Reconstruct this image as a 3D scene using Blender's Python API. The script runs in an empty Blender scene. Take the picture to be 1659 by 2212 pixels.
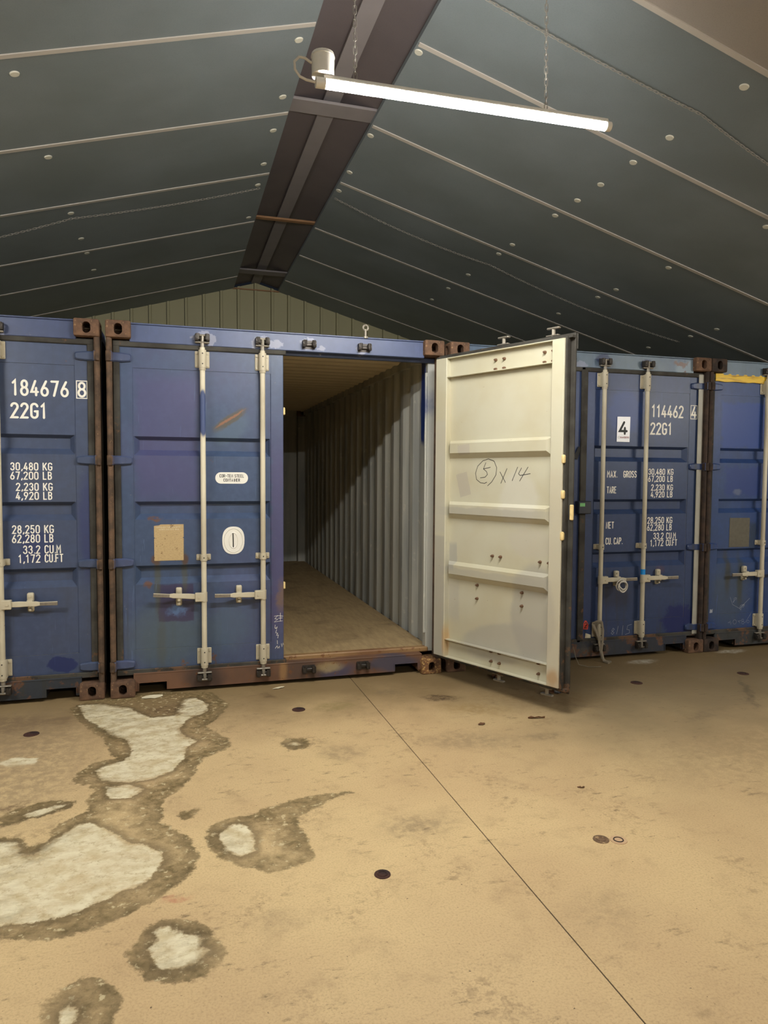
import bpy, bmesh, math, random
import numpy as np
from mathutils import Vector, Matrix

random.seed(7)
S = bpy.context.scene
COL = S.collection

# ------------------------------------------------------------------ camera
YAW, PITCH, ROLL = 0.287620086, -0.0526565825, 0.00605475712
def cam_axes():
    f = Vector((math.sin(YAW), math.cos(YAW), 0)); r = Vector((math.cos(YAW), -math.sin(YAW), 0)); u = Vector((0, 0, 1))
    f2 = f*math.cos(PITCH) + u*math.sin(PITCH); u2 = -f*math.sin(PITCH) + u*math.cos(PITCH)
    return r*math.cos(ROLL) + u2*math.sin(ROLL), -r*math.sin(ROLL) + u2*math.cos(ROLL), f2
cr, cu, cf = cam_axes()
cam_d = bpy.data.cameras.new('camera'); cam = bpy.data.objects.new('camera', cam_d); COL.objects.link(cam)
cam_d.sensor_fit = 'VERTICAL'; cam_d.sensor_height = 24.0; cam_d.lens = 24.0*1518.478/2212.0
cam_d.clip_start = 0.05; cam_d.clip_end = 100
M = Matrix(((cr.x, cu.x, -cf.x), (cr.y, cu.y, -cf.y), (cr.z, cu.z, -cf.z)))
cam.matrix_world = Matrix.Translation(Vector((0.44753, -5.10446, 1.55749))) @ M.to_4x4()
S.camera = cam

# ------------------------------------------------------------------ world, exposure
w = bpy.data.worlds.new('world'); S.world = w; w.use_nodes = True
bg = w.node_tree.nodes['Background']; bg.inputs[0].default_value = (0.35, 0.42, 0.55, 1); bg.inputs[1].default_value = 0.02
S.view_settings.view_transform = 'Standard'
S.view_settings.look = 'None'
S.view_settings.gamma = 1.0
S.view_settings.use_curve_mapping = False
S.view_settings.exposure = 0.0
LAMP_L = 455.0        # radiance of the tube diffusers

# ------------------------------------------------------------------ helpers: colours and nodes
def lin(r, g, b):
    f = lambda c: (c/255/12.92) if c/255 <= 0.04045 else ((c/255+0.055)/1.055)**2.4
    return (f(r), f(g), f(b), 1.0)

class N:
    """small node-tree writer"""
    def __init__(s, name, rough=0.6, metal=0.0, spec=0.5):
        s.m = bpy.data.materials.new(name); s.m.use_nodes = True
        s.t = s.m.node_tree; s.b = s.t.nodes['Principled BSDF']
        s.b.inputs['Roughness'].default_value = rough; s.b.inputs['Metallic'].default_value = metal
        s.b.inputs['Specular IOR Level'].default_value = spec
        s.tc = s.t.nodes.new('ShaderNodeTexCoord'); s.p = s.tc.outputs['Object']
    def set(s, sock, v):
        if hasattr(v, 'is_output'): s.t.links.new(v, sock)
        elif isinstance(v, (tuple, list)) and sock.type == 'RGBA' and len(v) == 3: sock.default_value = (*v, 1)
        else: sock.default_value = v
    def node(s, typ, ins=(), **props):
        n = s.t.nodes.new(typ)
        for k, v in props.items(): setattr(n, k, v)
        for k, v in (ins.items() if isinstance(ins, dict) else enumerate(ins)): s.set(n.inputs[k], v)
        return n
    def math(s, op, a, b=0.0, clamp=False):
        return s.node('ShaderNodeMath', [a, b], operation=op, use_clamp=clamp).outputs[0]
    def vmath(s, op, a, b=(0, 0, 0)):
        return s.node('ShaderNodeVectorMath', [a, b], operation=op)
    def scale(s, p, sc, off=(0, 0, 0)):
        return s.node('ShaderNodeMapping', {'Vector': p, 'Scale': sc, 'Location': off}).outputs[0]
    def noise(s, sc, detail=4.0, p=None, rough=0.55, dist=0.0, color=False):
        n = s.node('ShaderNodeTexNoise', {'Vector': p if p is not None else s.p, 'Scale': sc, 'Detail': detail, 'Roughness': rough, 'Distortion': dist})
        return n.outputs['Color' if color else 'Fac']
    def step(s, v, lo, hi):
        return s.node('ShaderNodeMapRange', {'Value': v, 'From Min': lo, 'From Max': hi, 'To Min': 0.0, 'To Max': 1.0}, interpolation_type='SMOOTHSTEP', clamp=True).outputs[0]
    def mix(s, f, a, b, mode='MIX'):
        n = s.t.nodes.new('ShaderNodeMix'); n.data_type = 'RGBA'; n.blend_type = mode
        s.set(n.inputs[0], f); s.set(n.inputs[6], a); s.set(n.inputs[7], b)
        return n.outputs[2]
    def wob(s, amp, sc, p=None):
        p = p if p is not None else s.p
        c = s.noise(sc, 4.0, p, color=True)
        d = s.vmath('SUBTRACT', c, (0.5, 0.5, 0.5)).outputs[0]
        d = s.vmath('MULTIPLY', d, (amp*2, amp*2, amp*2)).outputs[0]
        return s.vmath('ADD', p, d).outputs[0]
    def blob(s, c, r, rot=(0, 0, 0), soft=0.15, p=None, box=False):
        """1 inside an ellipsoid (or a box) with centre c and half sizes r"""
        q = s.node('ShaderNodeMapping', {'Vector': p if p is not None else s.p, 'Location': c, 'Rotation': rot, 'Scale': r}, vector_type='TEXTURE').outputs[0]
        if box:
            a = s.vmath('ABSOLUTE', q).outputs[0]; x = s.node('ShaderNodeSeparateXYZ', [a]).outputs
            d = s.math('MAXIMUM', s.math('MAXIMUM', x[0], x[1]), x[2])
        else:
            d = s.vmath('LENGTH', q).outputs['Value']
        return s.math('SUBTRACT', 1.0, s.step(d, 1-soft, 1+soft))
    def bump(s, h, dist=0.002, strength=0.6):
        n = s.node('ShaderNodeBump', {'Height': h, 'Distance': dist, 'Strength': strength})
        s.t.links.new(n.outputs[0], s.b.inputs['Normal'])
    def out(s, col, rough=None):
        s.set(s.b.inputs['Base Color'], col)
        if rough is not None: s.set(s.b.inputs['Roughness'], rough)
        return s.m

def plain(name, col, rough=0.6, metal=0.0, var=0.12, sc=12.0, spec=0.5):
    n = N(name, rough, metal, spec)
    c = n.mix(n.noise(sc, 5), tuple(x*(1-var) for x in col[:3]), tuple(min(1, x*(1+var)) for x in col[:3]))
    return n.out(c)

# ------------------------------------------------------------------ helpers: meshes and objects
class MB:
    def __init__(s): s.bm = bmesh.new()
    def v(s, *c): return s.bm.verts.new(c)
    def face(s, vs, mi=0):
        try: f = s.bm.faces.new(vs); f.material_index = mi; return f
        except ValueError: return None
    def box(s, lo, hi, bev=0.0, seg=1, mi=0):
        x0, y0, z0 = lo; x1, y1, z1 = hi
        V = [s.v(x, y, z) for x in (x0, x1) for y in (y0, y1) for z in (z0, z1)]
        F = [(0, 1, 3, 2), (4, 6, 7, 5), (0, 4, 5, 1), (2, 3, 7, 6), (0, 2, 6, 4), (1, 5, 7, 3)]
        fs = [s.face([V[i] for i in f], mi) for f in F]
        if bev > 0:
            es = list({e for f in fs for e in f.edges})
            bmesh.ops.bevel(s.bm, geom=es, offset=bev, segments=seg, affect='EDGES', profile=0.5)
        return s
    def cyl(s, a, b, r, n=14, r2=None, cap=True, mi=0):
        a, b = Vector(a), Vector(b); d = (b-a).normalized()
        t = Vector((0, 0, 1)) if abs(d.z) < 0.9 else Vector((1, 0, 0))
        e1 = d.cross(t).normalized(); e2 = d.cross(e1)
        r2 = r if r2 is None else r2
        A = [s.v(*(a+(e1*math.cos(k*2*math.pi/n)+e2*math.sin(k*2*math.pi/n))*r)) for k in range(n)]
        B = [s.v(*(b+(e1*math.cos(k*2*math.pi/n)+e2*math.sin(k*2*math.pi/n))*r2)) for k in range(n)]
        for k in range(n): s.face([A[k], A[(k+1) % n], B[(k+1) % n], B[k]], mi)
        if cap: s.face(A[::-1], mi); s.face(B, mi)
        return s
    def tube(s, pts, r, n=8, closed=False, mi=0, flat=None):
        """tube along a polyline; flat = (axis, factor) squashes the section"""
        P = [Vector(q) for q in pts]; m = len(P); rings = []; prev = None
        for i in range(m):
            a = P[(i-1) % m] if closed or i > 0 else P[i]; b = P[(i+1) % m] if closed or i < m-1 else P[i]
            d = (b-a).normalized()
            if prev is None:
                t = Vector((0, 0, 1)) if abs(d.z) < 0.9 else Vector((1, 0, 0)); e1 = d.cross(t).normalized()
            else:
                e1 = (prev - d*prev.dot(d)).normalized()
            prev = e1; e2 = d.cross(e1); ring = []
            for k in range(n):
                o = (e1*math.cos(k*2*math.pi/n)+e2*math.sin(k*2*math.pi/n))*r
                if flat: o[flat[0]] *= flat[1]
                ring.append(s.v(*(P[i]+o)))
            rings.append(ring)
        for i in range(m if closed else m-1):
            A, B = rings[i], rings[(i+1) % m]
            for k in range(n): s.face([A[k], A[(k+1) % n], B[(k+1) % n], B[k]], mi)
        if not closed: s.face(rings[0][::-1], mi); s.face(rings[-1], mi)
        return s
    def prism(s, poly, axis, lo, hi, mi=0):
        """extrude a 2D polygon along axis; poly coords are the two other axes in xyz order"""
        def P(a, b, t):
            return {0: (t, a, b), 1: (a, t, b), 2: (a, b, t)}[axis]
        A = [s.v(*P(a, b, lo)) for a, b in poly]; B = [s.v(*P(a, b, hi)) for a, b in poly]
        n = len(poly)
        for k in range(n): s.face([A[k], A[(k+1) % n], B[(k+1) % n], B[k]], mi)
        s.face(A[::-1], mi); s.face(B, mi)
        return s
    def ribbon(s, polys, wd, y, h=0.0008, lift=0.0004):
        """painted strokes lying on a plane y = const (facing -y); polys are lists of (x, z)"""
        for pl in polys:
            P = [Vector(q) for q in pl]
            closed = (P[0]-P[-1]).length < 1e-6
            if closed: P = P[:-1]
            m = len(P); L, C_, R_ = [], [], []
            if not closed:
                d0 = (P[0]-P[1]).normalized(); d1 = (P[-1]-P[-2]).normalized()
                P = [P[0]+d0*wd*0.42] + P + [P[-1]+d1*wd*0.42]; m += 2
            for i in range(m):
                a = P[(i-1) % m] if closed or i > 0 else P[i]; b = P[(i+1) % m] if closed or i < m-1 else P[i]
                ta = (P[i]-a); tb = (b-P[i])
                ta = ta.normalized() if ta.length > 1e-9 else tb.normalized(); tb = tb.normalized() if tb.length > 1e-9 else ta
                t = (ta+tb); t = t.normalized() if t.length > 1e-6 else ta
                nn = Vector((-t.y, t.x)); k = wd/2/max(0.5, nn.dot(Vector((-ta.y, ta.x))))
                if not closed and i in (0, m-1): k *= 0.45
                q = P[i]
                L.append(s.v(q.x+nn.x*k, y-lift, q.y+nn.y*k)); C_.append(s.v(q.x, y-lift-h, q.y)); R_.append(s.v(q.x-nn.x*k, y-lift, q.y-nn.y*k))
            for i in range(m if closed else m-1):
                j = (i+1) % m
                s.face([L[i], L[j], C_[j], C_[i]]); s.face([C_[i], C_[j], R_[j], R_[i]])
        return s
    def mesh(s, name, smooth=35, flip=False, keep=False):
        if flip:
            for v in s.bm.verts: v.co.x = -v.co.x
        if not keep: bmesh.ops.recalc_face_normals(s.bm, faces=s.bm.faces[:])
        me = bpy.data.meshes.new(name); s.bm.to_mesh(me); s.bm.free()
        for q in me.polygons: q.use_smooth = True
        me.set_sharp_from_angle(angle=math.radians(smooth))
        return me

def empty(name, loc=(0, 0, 0), parent=None):
    o = bpy.data.objects.new(name, None); COL.objects.link(o); o.location = loc; o.parent = parent
    o.empty_display_size = 0.1
    return o
def obj(name, me, mats, parent=None, loc=(0, 0, 0), rot=(0, 0, 0)):
    if isinstance(me, MB): me = me.mesh(name)
    mats = mats if isinstance(mats, (list, tuple)) else [mats]
    while len(me.materials) < len(mats): me.materials.append(None)
    o = bpy.data.objects.new(name, me); COL.objects.link(o)
    for i, m in enumerate(mats): o.material_slots[i].link = 'OBJECT'; o.material_slots[i].material = m
    o.parent = parent; o.location = loc; o.rotation_euler = rot
    return o
def tag(o, label=None, cat=None, group=None, kind=None):
    if label: o['label'] = label
    if cat: o['category'] = cat
    if group: o['group'] = group
    if kind: o['kind'] = kind
    return o

# ------------------------------------------------------------------ materials
def blue_paint(name, base, fade, seed, masks=(), dirt=0.5, rust=0.35, grime=(0.035, 0.036, 0.03), rough=0.42):
    n = N(name, rough)
    base = tuple(x*0.70 for x in base[:3]); fade = tuple(x*0.70 for x in fade[:3])
    masks = [(a, b, c, d, tuple(x*0.72 for x in e[:3]), f, g, h) for a, b, c, d, e, f, g, h in masks]
    p = n.scale(n.p, (1, 1, 1), (seed, seed*1.7, seed*0.6))
    col = n.mix(n.step(n.noise(1.6, 3, p), 0.35, 0.65), base, fade)
    col = n.mix(n.math('MULTIPLY', n.step(n.noise(22, 6, p), 0.35, 0.75), 0.35), col, tuple(min(1, x*1.5+0.006) for x in base[:3]))
    ps = n.scale(p, (16, 16, 0.9))
    st = n.step(n.noise(1.0, 5, ps), 0.52, 0.78)
    x = n.node('ShaderNodeSeparateXYZ', [n.p]).outputs
    low = n.math('SUBTRACT', 1.0, n.step(x[2], 0.15, 1.0))
    col = n.mix(n.math('MULTIPLY', st, n.math('ADD', dirt*0.30, n.math('MULTIPLY', low, dirt*0.9)), True), col, grime)
    for (kind, c, r, rot, mc, op, wob, soft) in masks:
        q = n.wob(wob*0.7, 30.0, n.wob(wob, 9.0)) if wob else n.p
        msk = n.blob((c[0], 0, c[1]), (r[0], 50, r[1]), (0, rot, 0), soft, q, kind == 'box')
        col = n.mix(n.math('MULTIPLY', msk, op), col, mc)
    rn = n.noise(7.0, 8, p, 0.65)
    edge = n.math('SUBTRACT', 1.0, n.step(x[2], 0.16, 0.36))
    rm = n.math('MULTIPLY', n.step(n.math('ADD', rn, n.math('MULTIPLY', edge, 0.10)), 0.72-rust*0.08, 0.77-rust*0.08), 0.85)
    rc = n.mix(n.noise(40, 4, p), lin(66, 44, 32), lin(124, 86, 58))
    col = n.mix(rm, col, rc)
    pk = n.step(n.noise(55, 4, p, 0.7), 0.70, 0.73)
    col = n.mix(n.math('MULTIPLY', pk, 0.55), col, lin(150, 140, 130))
    sx = n.step(n.noise(1.0, 3, n.scale(p, (40, 40, 2.2)), 0.5, 1.5), 0.70, 0.72)
    col = n.mix(n.math('MULTIPLY', sx, 0.35), col, tuple(min(1, x*2.0+0.02) for x in base[:3]))
    n.bump(n.noise(5, 3, p), 0.004, 0.35)
    return n.out(col, n.math('ADD', rough, n.math('MULTIPLY', rm, 0.3)))

def rust_mat(name, a=(104, 82, 64), b=(76, 62, 50), c=(152, 122, 86), seed=0.0, chips=0.62):
    n = N(name, 0.8, spec=0.3)
    p = n.scale(n.p, (1, 1, 1), (seed, seed, seed))
    col = n.mix(n.step(n.noise(14, 6, p), 0.35, 0.65), lin(*a), lin(*b))
    col = n.mix(n.step(n.noise(45, 8, p, 0.7), chips, chips+0.08), col, lin(*c))
    col = n.mix(n.math('MULTIPLY', n.step(n.noise(5, 6, p), 0.45, 0.7), 0.5), col, lin(52, 40, 34))
    n.bump(n.noise(60, 6, p), 0.004, 0.9)
    return n.out(col)

M_ = {}
M_['rust'] = rust_mat('rusty_steel')
M_['rust2'] = rust_mat('rusty_casting', (114, 86, 65), (84, 63, 50), (166, 134, 96), 3.1, 0.60)
M_['ochre'] = rust_mat('chipped_ochre_casting', (138, 98, 62), (98, 68, 46), (200, 164, 100), 5.0, 0.53)
M_['darkrust'] = rust_mat('dark_rusty_steel', (70, 55, 45), (45, 38, 34), (110, 82, 58), 1.4, 0.64)

def cream(name, base, worn, masks=(), seed=0.0, specks=0.7):
    n = N(name, 0.5)
    p = n.scale(n.p, (1, 1, 1), (seed, seed, seed))
    col = n.mix(n.step(n.noise(2.2, 4, p), 0.35, 0.7), base, worn)
    for (kind, c, r, rot, mc, op, wob, soft) in masks:
        q = n.wob(wob, 7.0) if wob else n.p
        col = n.mix(n.math('MULTIPLY', n.blob((c[0], 0, c[1]), (r[0], 50, r[1]), (0, rot, 0), soft, q, kind == 'box'), op), col, mc)
    rs = n.step(n.noise(28, 8, p, 0.6), specks, specks+0.04)
    col = n.mix(n.math('MULTIPLY', rs, 0.8), col, lin(110, 70, 38))
    n.bump(n.noise(6, 3, p), 0.003, 0.3)
    return n.out(col)
M_['rod'] = cream('worn_cream_rod_paint', lin(204, 196, 172), lin(178, 168, 144), seed=2.0, specks=0.68)
M_['steel'] = plain('dark_greasy_steel', (0.06, 0.052, 0.045), 0.45, 0.6, 0.5, 60)
M_['bare'] = plain('worn_bare_steel', (0.30, 0.27, 0.22), 0.45, 0.5, 0.3, 50)
M_['grip'] = plain('worn_grip_steel', (0.20, 0.17, 0.13), 0.6, 0.2, 0.4, 70)
def gasket_mat():
    n = N('grimy_rubber_gasket', 0.75, spec=0.3)
    col = n.mix(n.step(n.noise(6, 6), 0.35, 0.65), lin(70, 68, 62), lin(50, 47, 42))
    x = n.node('ShaderNodeSeparateXYZ', [n.p]).outputs
    low = n.math('SUBTRACT', 0.62, n.math('MULTIPLY', n.math('SUBTRACT', 1.0, n.step(x[2], 0.14, 0.8)), 0.12))
    col = n.mix(n.math('MULTIPLY', n.step(n.math('SUBTRACT', n.noise(11, 8, None, 0.65), low), 0.0, 0.08), 0.8), col, lin(104, 76, 54))
    n.bump(n.noise(25, 4), 0.003, 0.5)
    return n.out(col)
M_['gasket'] = gasket_mat()
M_['black'] = plain('black_rubber', (0.012, 0.012, 0.013), 0.7, 0, 0.3, 20)
M_['gasket_light'] = plain('pale_worn_gasket', lin(158, 155, 142), 0.5, 0, 0.35, 6)
M_['white'] = plain('white_lettering_paint', lin(232, 228, 215), 0.6, 0, 0.06, 30)
M_['ink'] = plain('black_marker', (0.02, 0.02, 0.02), 0.6)
M_['chalk'] = plain('chalk', lin(150, 155, 165), 0.9, 0, 0.3, 60)
M_['plastic'] = plain('white_plastic', lin(225, 222, 212), 0.4, 0, 0.05, 8)
M_['sign'] = plain('white_sign', lin(238, 238, 240), 0.35, 0, 0.03, 8)
M_['red'] = plain('red_sticker', lin(205, 75, 60), 0.5)
M_['green'] = plain('green_tag', lin(120, 190, 120), 0.5)
M_['bluetape'] = plain('blue_tape', lin(25, 140, 215), 0.4)
M_['sanders'] = plain('dark_red_print', lin(130, 40, 45), 0.5)
M_['tab'] = plain('cream_foam_tab', lin(225, 200, 140), 0.8, 0, 0.25, 40)
M_['galv'] = plain('galvanised_chain', lin(150, 146, 138), 0.55, 0.1, 0.2, 40)
M_['cable'] = plain('white_cable', lin(205, 198, 185), 0.5)
M_['strap'] = plain('dirty_webbing', lin(128, 118, 100), 0.9, 0, 0.3, 50)
M_['leaf'] = plain('dead_leaf', lin(95, 62, 36), 0.8, 0, 0.4, 60)
M_['paper'] = plain('scrap_paper', lin(215, 205, 175), 0.8, 0, 0.15, 20)
M_['foil'] = plain('grey_scrap', lin(110, 112, 115), 0.5, 0.2, 0.3, 40)

def yellow_tape():
    n = N('yellow_tape', 0.45)
    f = n.noise(1.0, 4, n.scale(n.p, (5, 5, 60)))
    return n.out(n.mix(n.step(f, 0.5, 0.68), lin(222, 184, 48), lin(150, 110, 25)))
M_['yellow'] = yellow_tape()

def plate_mat():
    n = N('data_plate', 0.55, 0.2)
    p = n.scale(n.p, (70, 1, 230))
    f = n.noise(1.0, 6, p, 0.7)
    col = n.mix(n.step(f, 0.45, 0.75), lin(190, 166, 122), lin(150, 124, 86))
    return n.out(n.mix(n.step(n.noise(40, 6), 0.62, 0.7), col, lin(112, 82, 50)))
M_['plate'] = plate_mat()
M_['plate_dark'] = plain('weathered_data_plate', lin(92, 88, 76), 0.6, 0.2, 0.3, 40)

def inner_wall():
    n = N('grey_container_lining', 0.55)
    ps = n.scale(n.p, (6, 6, 0.7))
    col = n.mix(n.step(n.noise(1.0, 5, ps), 0.4, 0.7), lin(180, 179, 168), lin(146, 148, 144))
    col = n.mix(n.math('MULTIPLY', n.step(n.noise(14, 8, None, 0.65), 0.60, 0.68), 0.6), col, lin(202, 198, 182))
    q = n.wob(0.03, 5.0)
    for c, r in (((2.4, 0.33, 2.13), (0.6, 0.19, 0.32)), ((2.4, 0.33, 2.40), (0.6, 0.15, 0.25))):
        col = n.mix(n.blob(c, r, (0, 0, 0), 0.12, q), col, lin(20, 45, 105))
    n.bump(n.noise(8, 3), 0.004, 0.3)
    return n.out(col)
M_['lining'] = inner_wall()
M_['roofsheet'] = plain('cream_roof_sheet', lin(222, 208, 176), 0.6, 0, 0.12, 3)
def plywood():
    n = N('worn_plywood_floor', 0.7, spec=0.25)
    g = n.noise(1.0, 7, n.scale(n.p, (30, 5, 30)), 0.7)
    col = n.mix(n.step(g, 0.3, 0.8), lin(170, 147, 108), lin(142, 120, 88))
    col = n.mix(n.math('MULTIPLY', n.step(n.noise(3.5, 6), 0.5, 0.75), 0.5), col, lin(102, 84, 64))
    col = n.mix(n.step(n.noise(60, 3), 0.70, 0.75), col, lin(60, 46, 36))
    n.bump(g, 0.003, 0.5)
    return n.out(col)
M_['ply'] = plywood()

# building
def ceiling_panel(name, a, b):
    n = N(name, 0.55, spec=0.35)
    col = n.mix(n.step(n.noise(0.9, 4), 0.3, 0.7), a, b)
    col = n.mix(n.math('MULTIPLY', n.step(n.noise(180, 2), 0.45, 0.7), 0.25), col, tuple(x*0.6 for x in a[:3]))
    return n.out(col)
M_['ceil'] = ceiling_panel('grey_green_ceiling_board', lin(128, 137, 142), lin(115, 123, 126))
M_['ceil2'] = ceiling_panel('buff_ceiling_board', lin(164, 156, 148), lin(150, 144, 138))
M_['strip'] = plain('off_white_joint_strip', lin(186, 180, 172), 0.5, 0, 0.08, 5)
M_['washer'] = plain('white_washer', lin(206, 204, 190), 0.5, 0, 0.1, 20)
M_['ridge'] = ceiling_panel('dark_ridge_board', lin(102, 94, 95), lin(88, 81, 84))
M_['ridge2'] = plain('ridge_cover_board', lin(130, 124, 126), 0.7, 0, 0.12, 6)
M_['timber'] = plain('brown_timber_batten', lin(150, 112, 78), 0.7, 0, 0.2, 10)
M_['clad'] = plain('olive_steel_cladding', lin(162, 156, 120), 0.5, 0, 0.06, 2)
M_['room'] = plain('grey_steel_wall', lin(125, 122, 110), 0.6, 0, 0.1, 1)

def concrete():
    n = N('stained_concrete', 0.6, spec=0.3)
    big = n.noise(0.7, 4)
    col = n.mix(n.step(big, 0.3, 0.7), lin(210, 184, 137), lin(190, 162, 121))
    col = n.mix(n.math('MULTIPLY', n.step(n.noise(6, 7, None, 0.65), 0.5, 0.78), 0.55), col, lin(158, 134, 100))
    # grime towards the right-hand bay and along the container fronts
    x = n.node('ShaderNodeSeparateXYZ', [n.p]).outputs
    gr = n.math('MULTIPLY', n.step(x[0], 1.7, 3.3), n.step(n.math('ADD', x[1], n.math('MULTIPLY', n.math('SUBTRACT', n.noise(1.2, 4), 0.5), 2.0)), -2.6, -0.7))
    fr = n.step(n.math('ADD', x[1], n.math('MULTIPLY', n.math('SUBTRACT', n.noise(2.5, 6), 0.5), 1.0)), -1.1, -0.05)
    col = n.mix(n.math('MULTIPLY', gr, 0.85), col, lin(116, 103, 78))
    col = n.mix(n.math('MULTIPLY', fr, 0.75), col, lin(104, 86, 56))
    gn = n.noise(120, 4, None, 0.7)
    col = n.mix(n.math('MULTIPLY', n.step(gn, 0.42, 0.75), 0.45), col, lin(140, 116, 80))
    pa = n.step(n.noise(3.2, 8, None, 0.7), 0.54, 0.66)
    col = n.mix(n.math('MULTIPLY', n.math('MULTIPLY', pa, n.step(n.noise(30, 5), 0.42, 0.6)), 0.55), col, lin(138, 116, 84))
    # dark scuffs
    sc = n.step(n.noise(1.0, 8, n.scale(n.p, (9, 22, 1)), 0.75), 0.55, 0.70)
    col = n.mix(n.math('MULTIPLY', n.math('MULTIPLY', sc, n.step(n.noise(1.6, 3), 0.36, 0.60)), 0.85), col, lin(108, 92, 66))
    col = n.mix(n.step(n.noise(70, 3), 0.69, 0.74), col, lin(96, 80, 56))
    q = n.wob(0.07, 8.0)
    brk = n.math('ADD', 0.25, n.math('MULTIPLY', n.step(n.noise(20, 8, None, 0.72), 0.38, 0.60), 0.75))
    for (cx, cy, rx, ry, rot, mc, op, soft) in SPOTS:
        col = n.mix(n.math('MULTIPLY', n.math('MULTIPLY', n.blob((cx, cy, 0), (rx, ry, 50), (0, 0, rot), soft, q), op), brk), col, mc)
    # damp rings and pale bloom, outlines from the mesh attributes
    wb = n.math('ADD', n.math('MULTIPLY', n.math('SUBTRACT', n.noise(7, 8, None, 0.7), 0.5), 0.13), n.math('MULTIPLY', n.math('SUBTRACT', n.noise(34, 6, None, 0.7), 0.5), 0.05))
    dm = n.math('ADD', n.node('ShaderNodeAttribute', attribute_name='damp').outputs['Fac'], wb)
    pl = n.math('ADD', n.node('ShaderNodeAttribute', attribute_name='pale').outputs['Fac'], n.math('MULTIPLY', wb, 0.7))
    damp = n.math('SUBTRACT', 1.0, n.step(dm, -0.010, 0.008))
    rim = n.math('MULTIPLY', damp, n.step(dm, -0.085, 0.0))
    pw = n.math('MULTIPLY', n.step(n.noise(3.0, 5), 0.45, 0.65), 0.05)
    pale = n.math('SUBTRACT', 1.0, n.step(pl, n.math('SUBTRACT', -0.010, pw), n.math('ADD', 0.004, n.math('MULTIPLY', pw, 0.3))))
    olive = n.mix(n.step(n.noise(30, 6), 0.4, 0.62), lin(140, 120, 84), lin(106, 90, 58))
    patchy = n.math('ADD', 0.30, n.math('MULTIPLY', n.step(n.noise(5.5, 7, None, 0.68), 0.34, 0.62), 0.50))
    col = n.mix(n.math('MULTIPLY', n.math('MULTIPLY', damp, patchy), n.math('ADD', 0.45, n.math('MULTIPLY', n.step(dm, -0.17, -0.08), 0.75)), True), col, olive)
    col = n.mix(n.math('MULTIPLY', n.math('MULTIPLY', rim, n.step(n.noise(4.0, 6, None, 0.6), 0.36, 0.62)), 0.65), col, lin(92, 78, 50))
    fle = n.math('MULTIPLY', damp, n.step(n.noise(26, 6, None, 0.65), 0.57, 0.64))
    col = n.mix(n.math('MULTIPLY', fle, 0.7), col, lin(206, 190, 150))
    wc = n.mix(n.step(n.noise(14, 7), 0.4, 0.7), lin(222, 212, 180), lin(198, 182, 144))
    prim = n.math('MULTIPLY', n.step(pl, -0.004, 0.004), n.math('SUBTRACT', 1.0, n.step(pl, 0.004, 0.05)))
    col = n.mix(n.math('MULTIPLY', n.math('MULTIPLY', prim, damp), 0.55), col, lin(84, 70, 46))
    wc = n.mix(n.math('MULTIPLY', n.step(n.noise(24, 8, None, 0.75), 0.50, 0.66), 0.75), wc, lin(172, 152, 112))
    po = n.math('ADD', 0.50, n.math('MULTIPLY', n.step(n.noise(1.0, 8, n.scale(n.p, (5, 11, 1)), 0.7), 0.36, 0.60), 0.45))
    col = n.mix(n.math('MULTIPLY', pale, po), col, wc)
    n.bump(n.math('ADD', n.noise(40, 6), n.math('MULTIPLY', n.noise(6, 4), 1.5)), 0.003, 0.35)
    return n.out(col)

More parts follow.
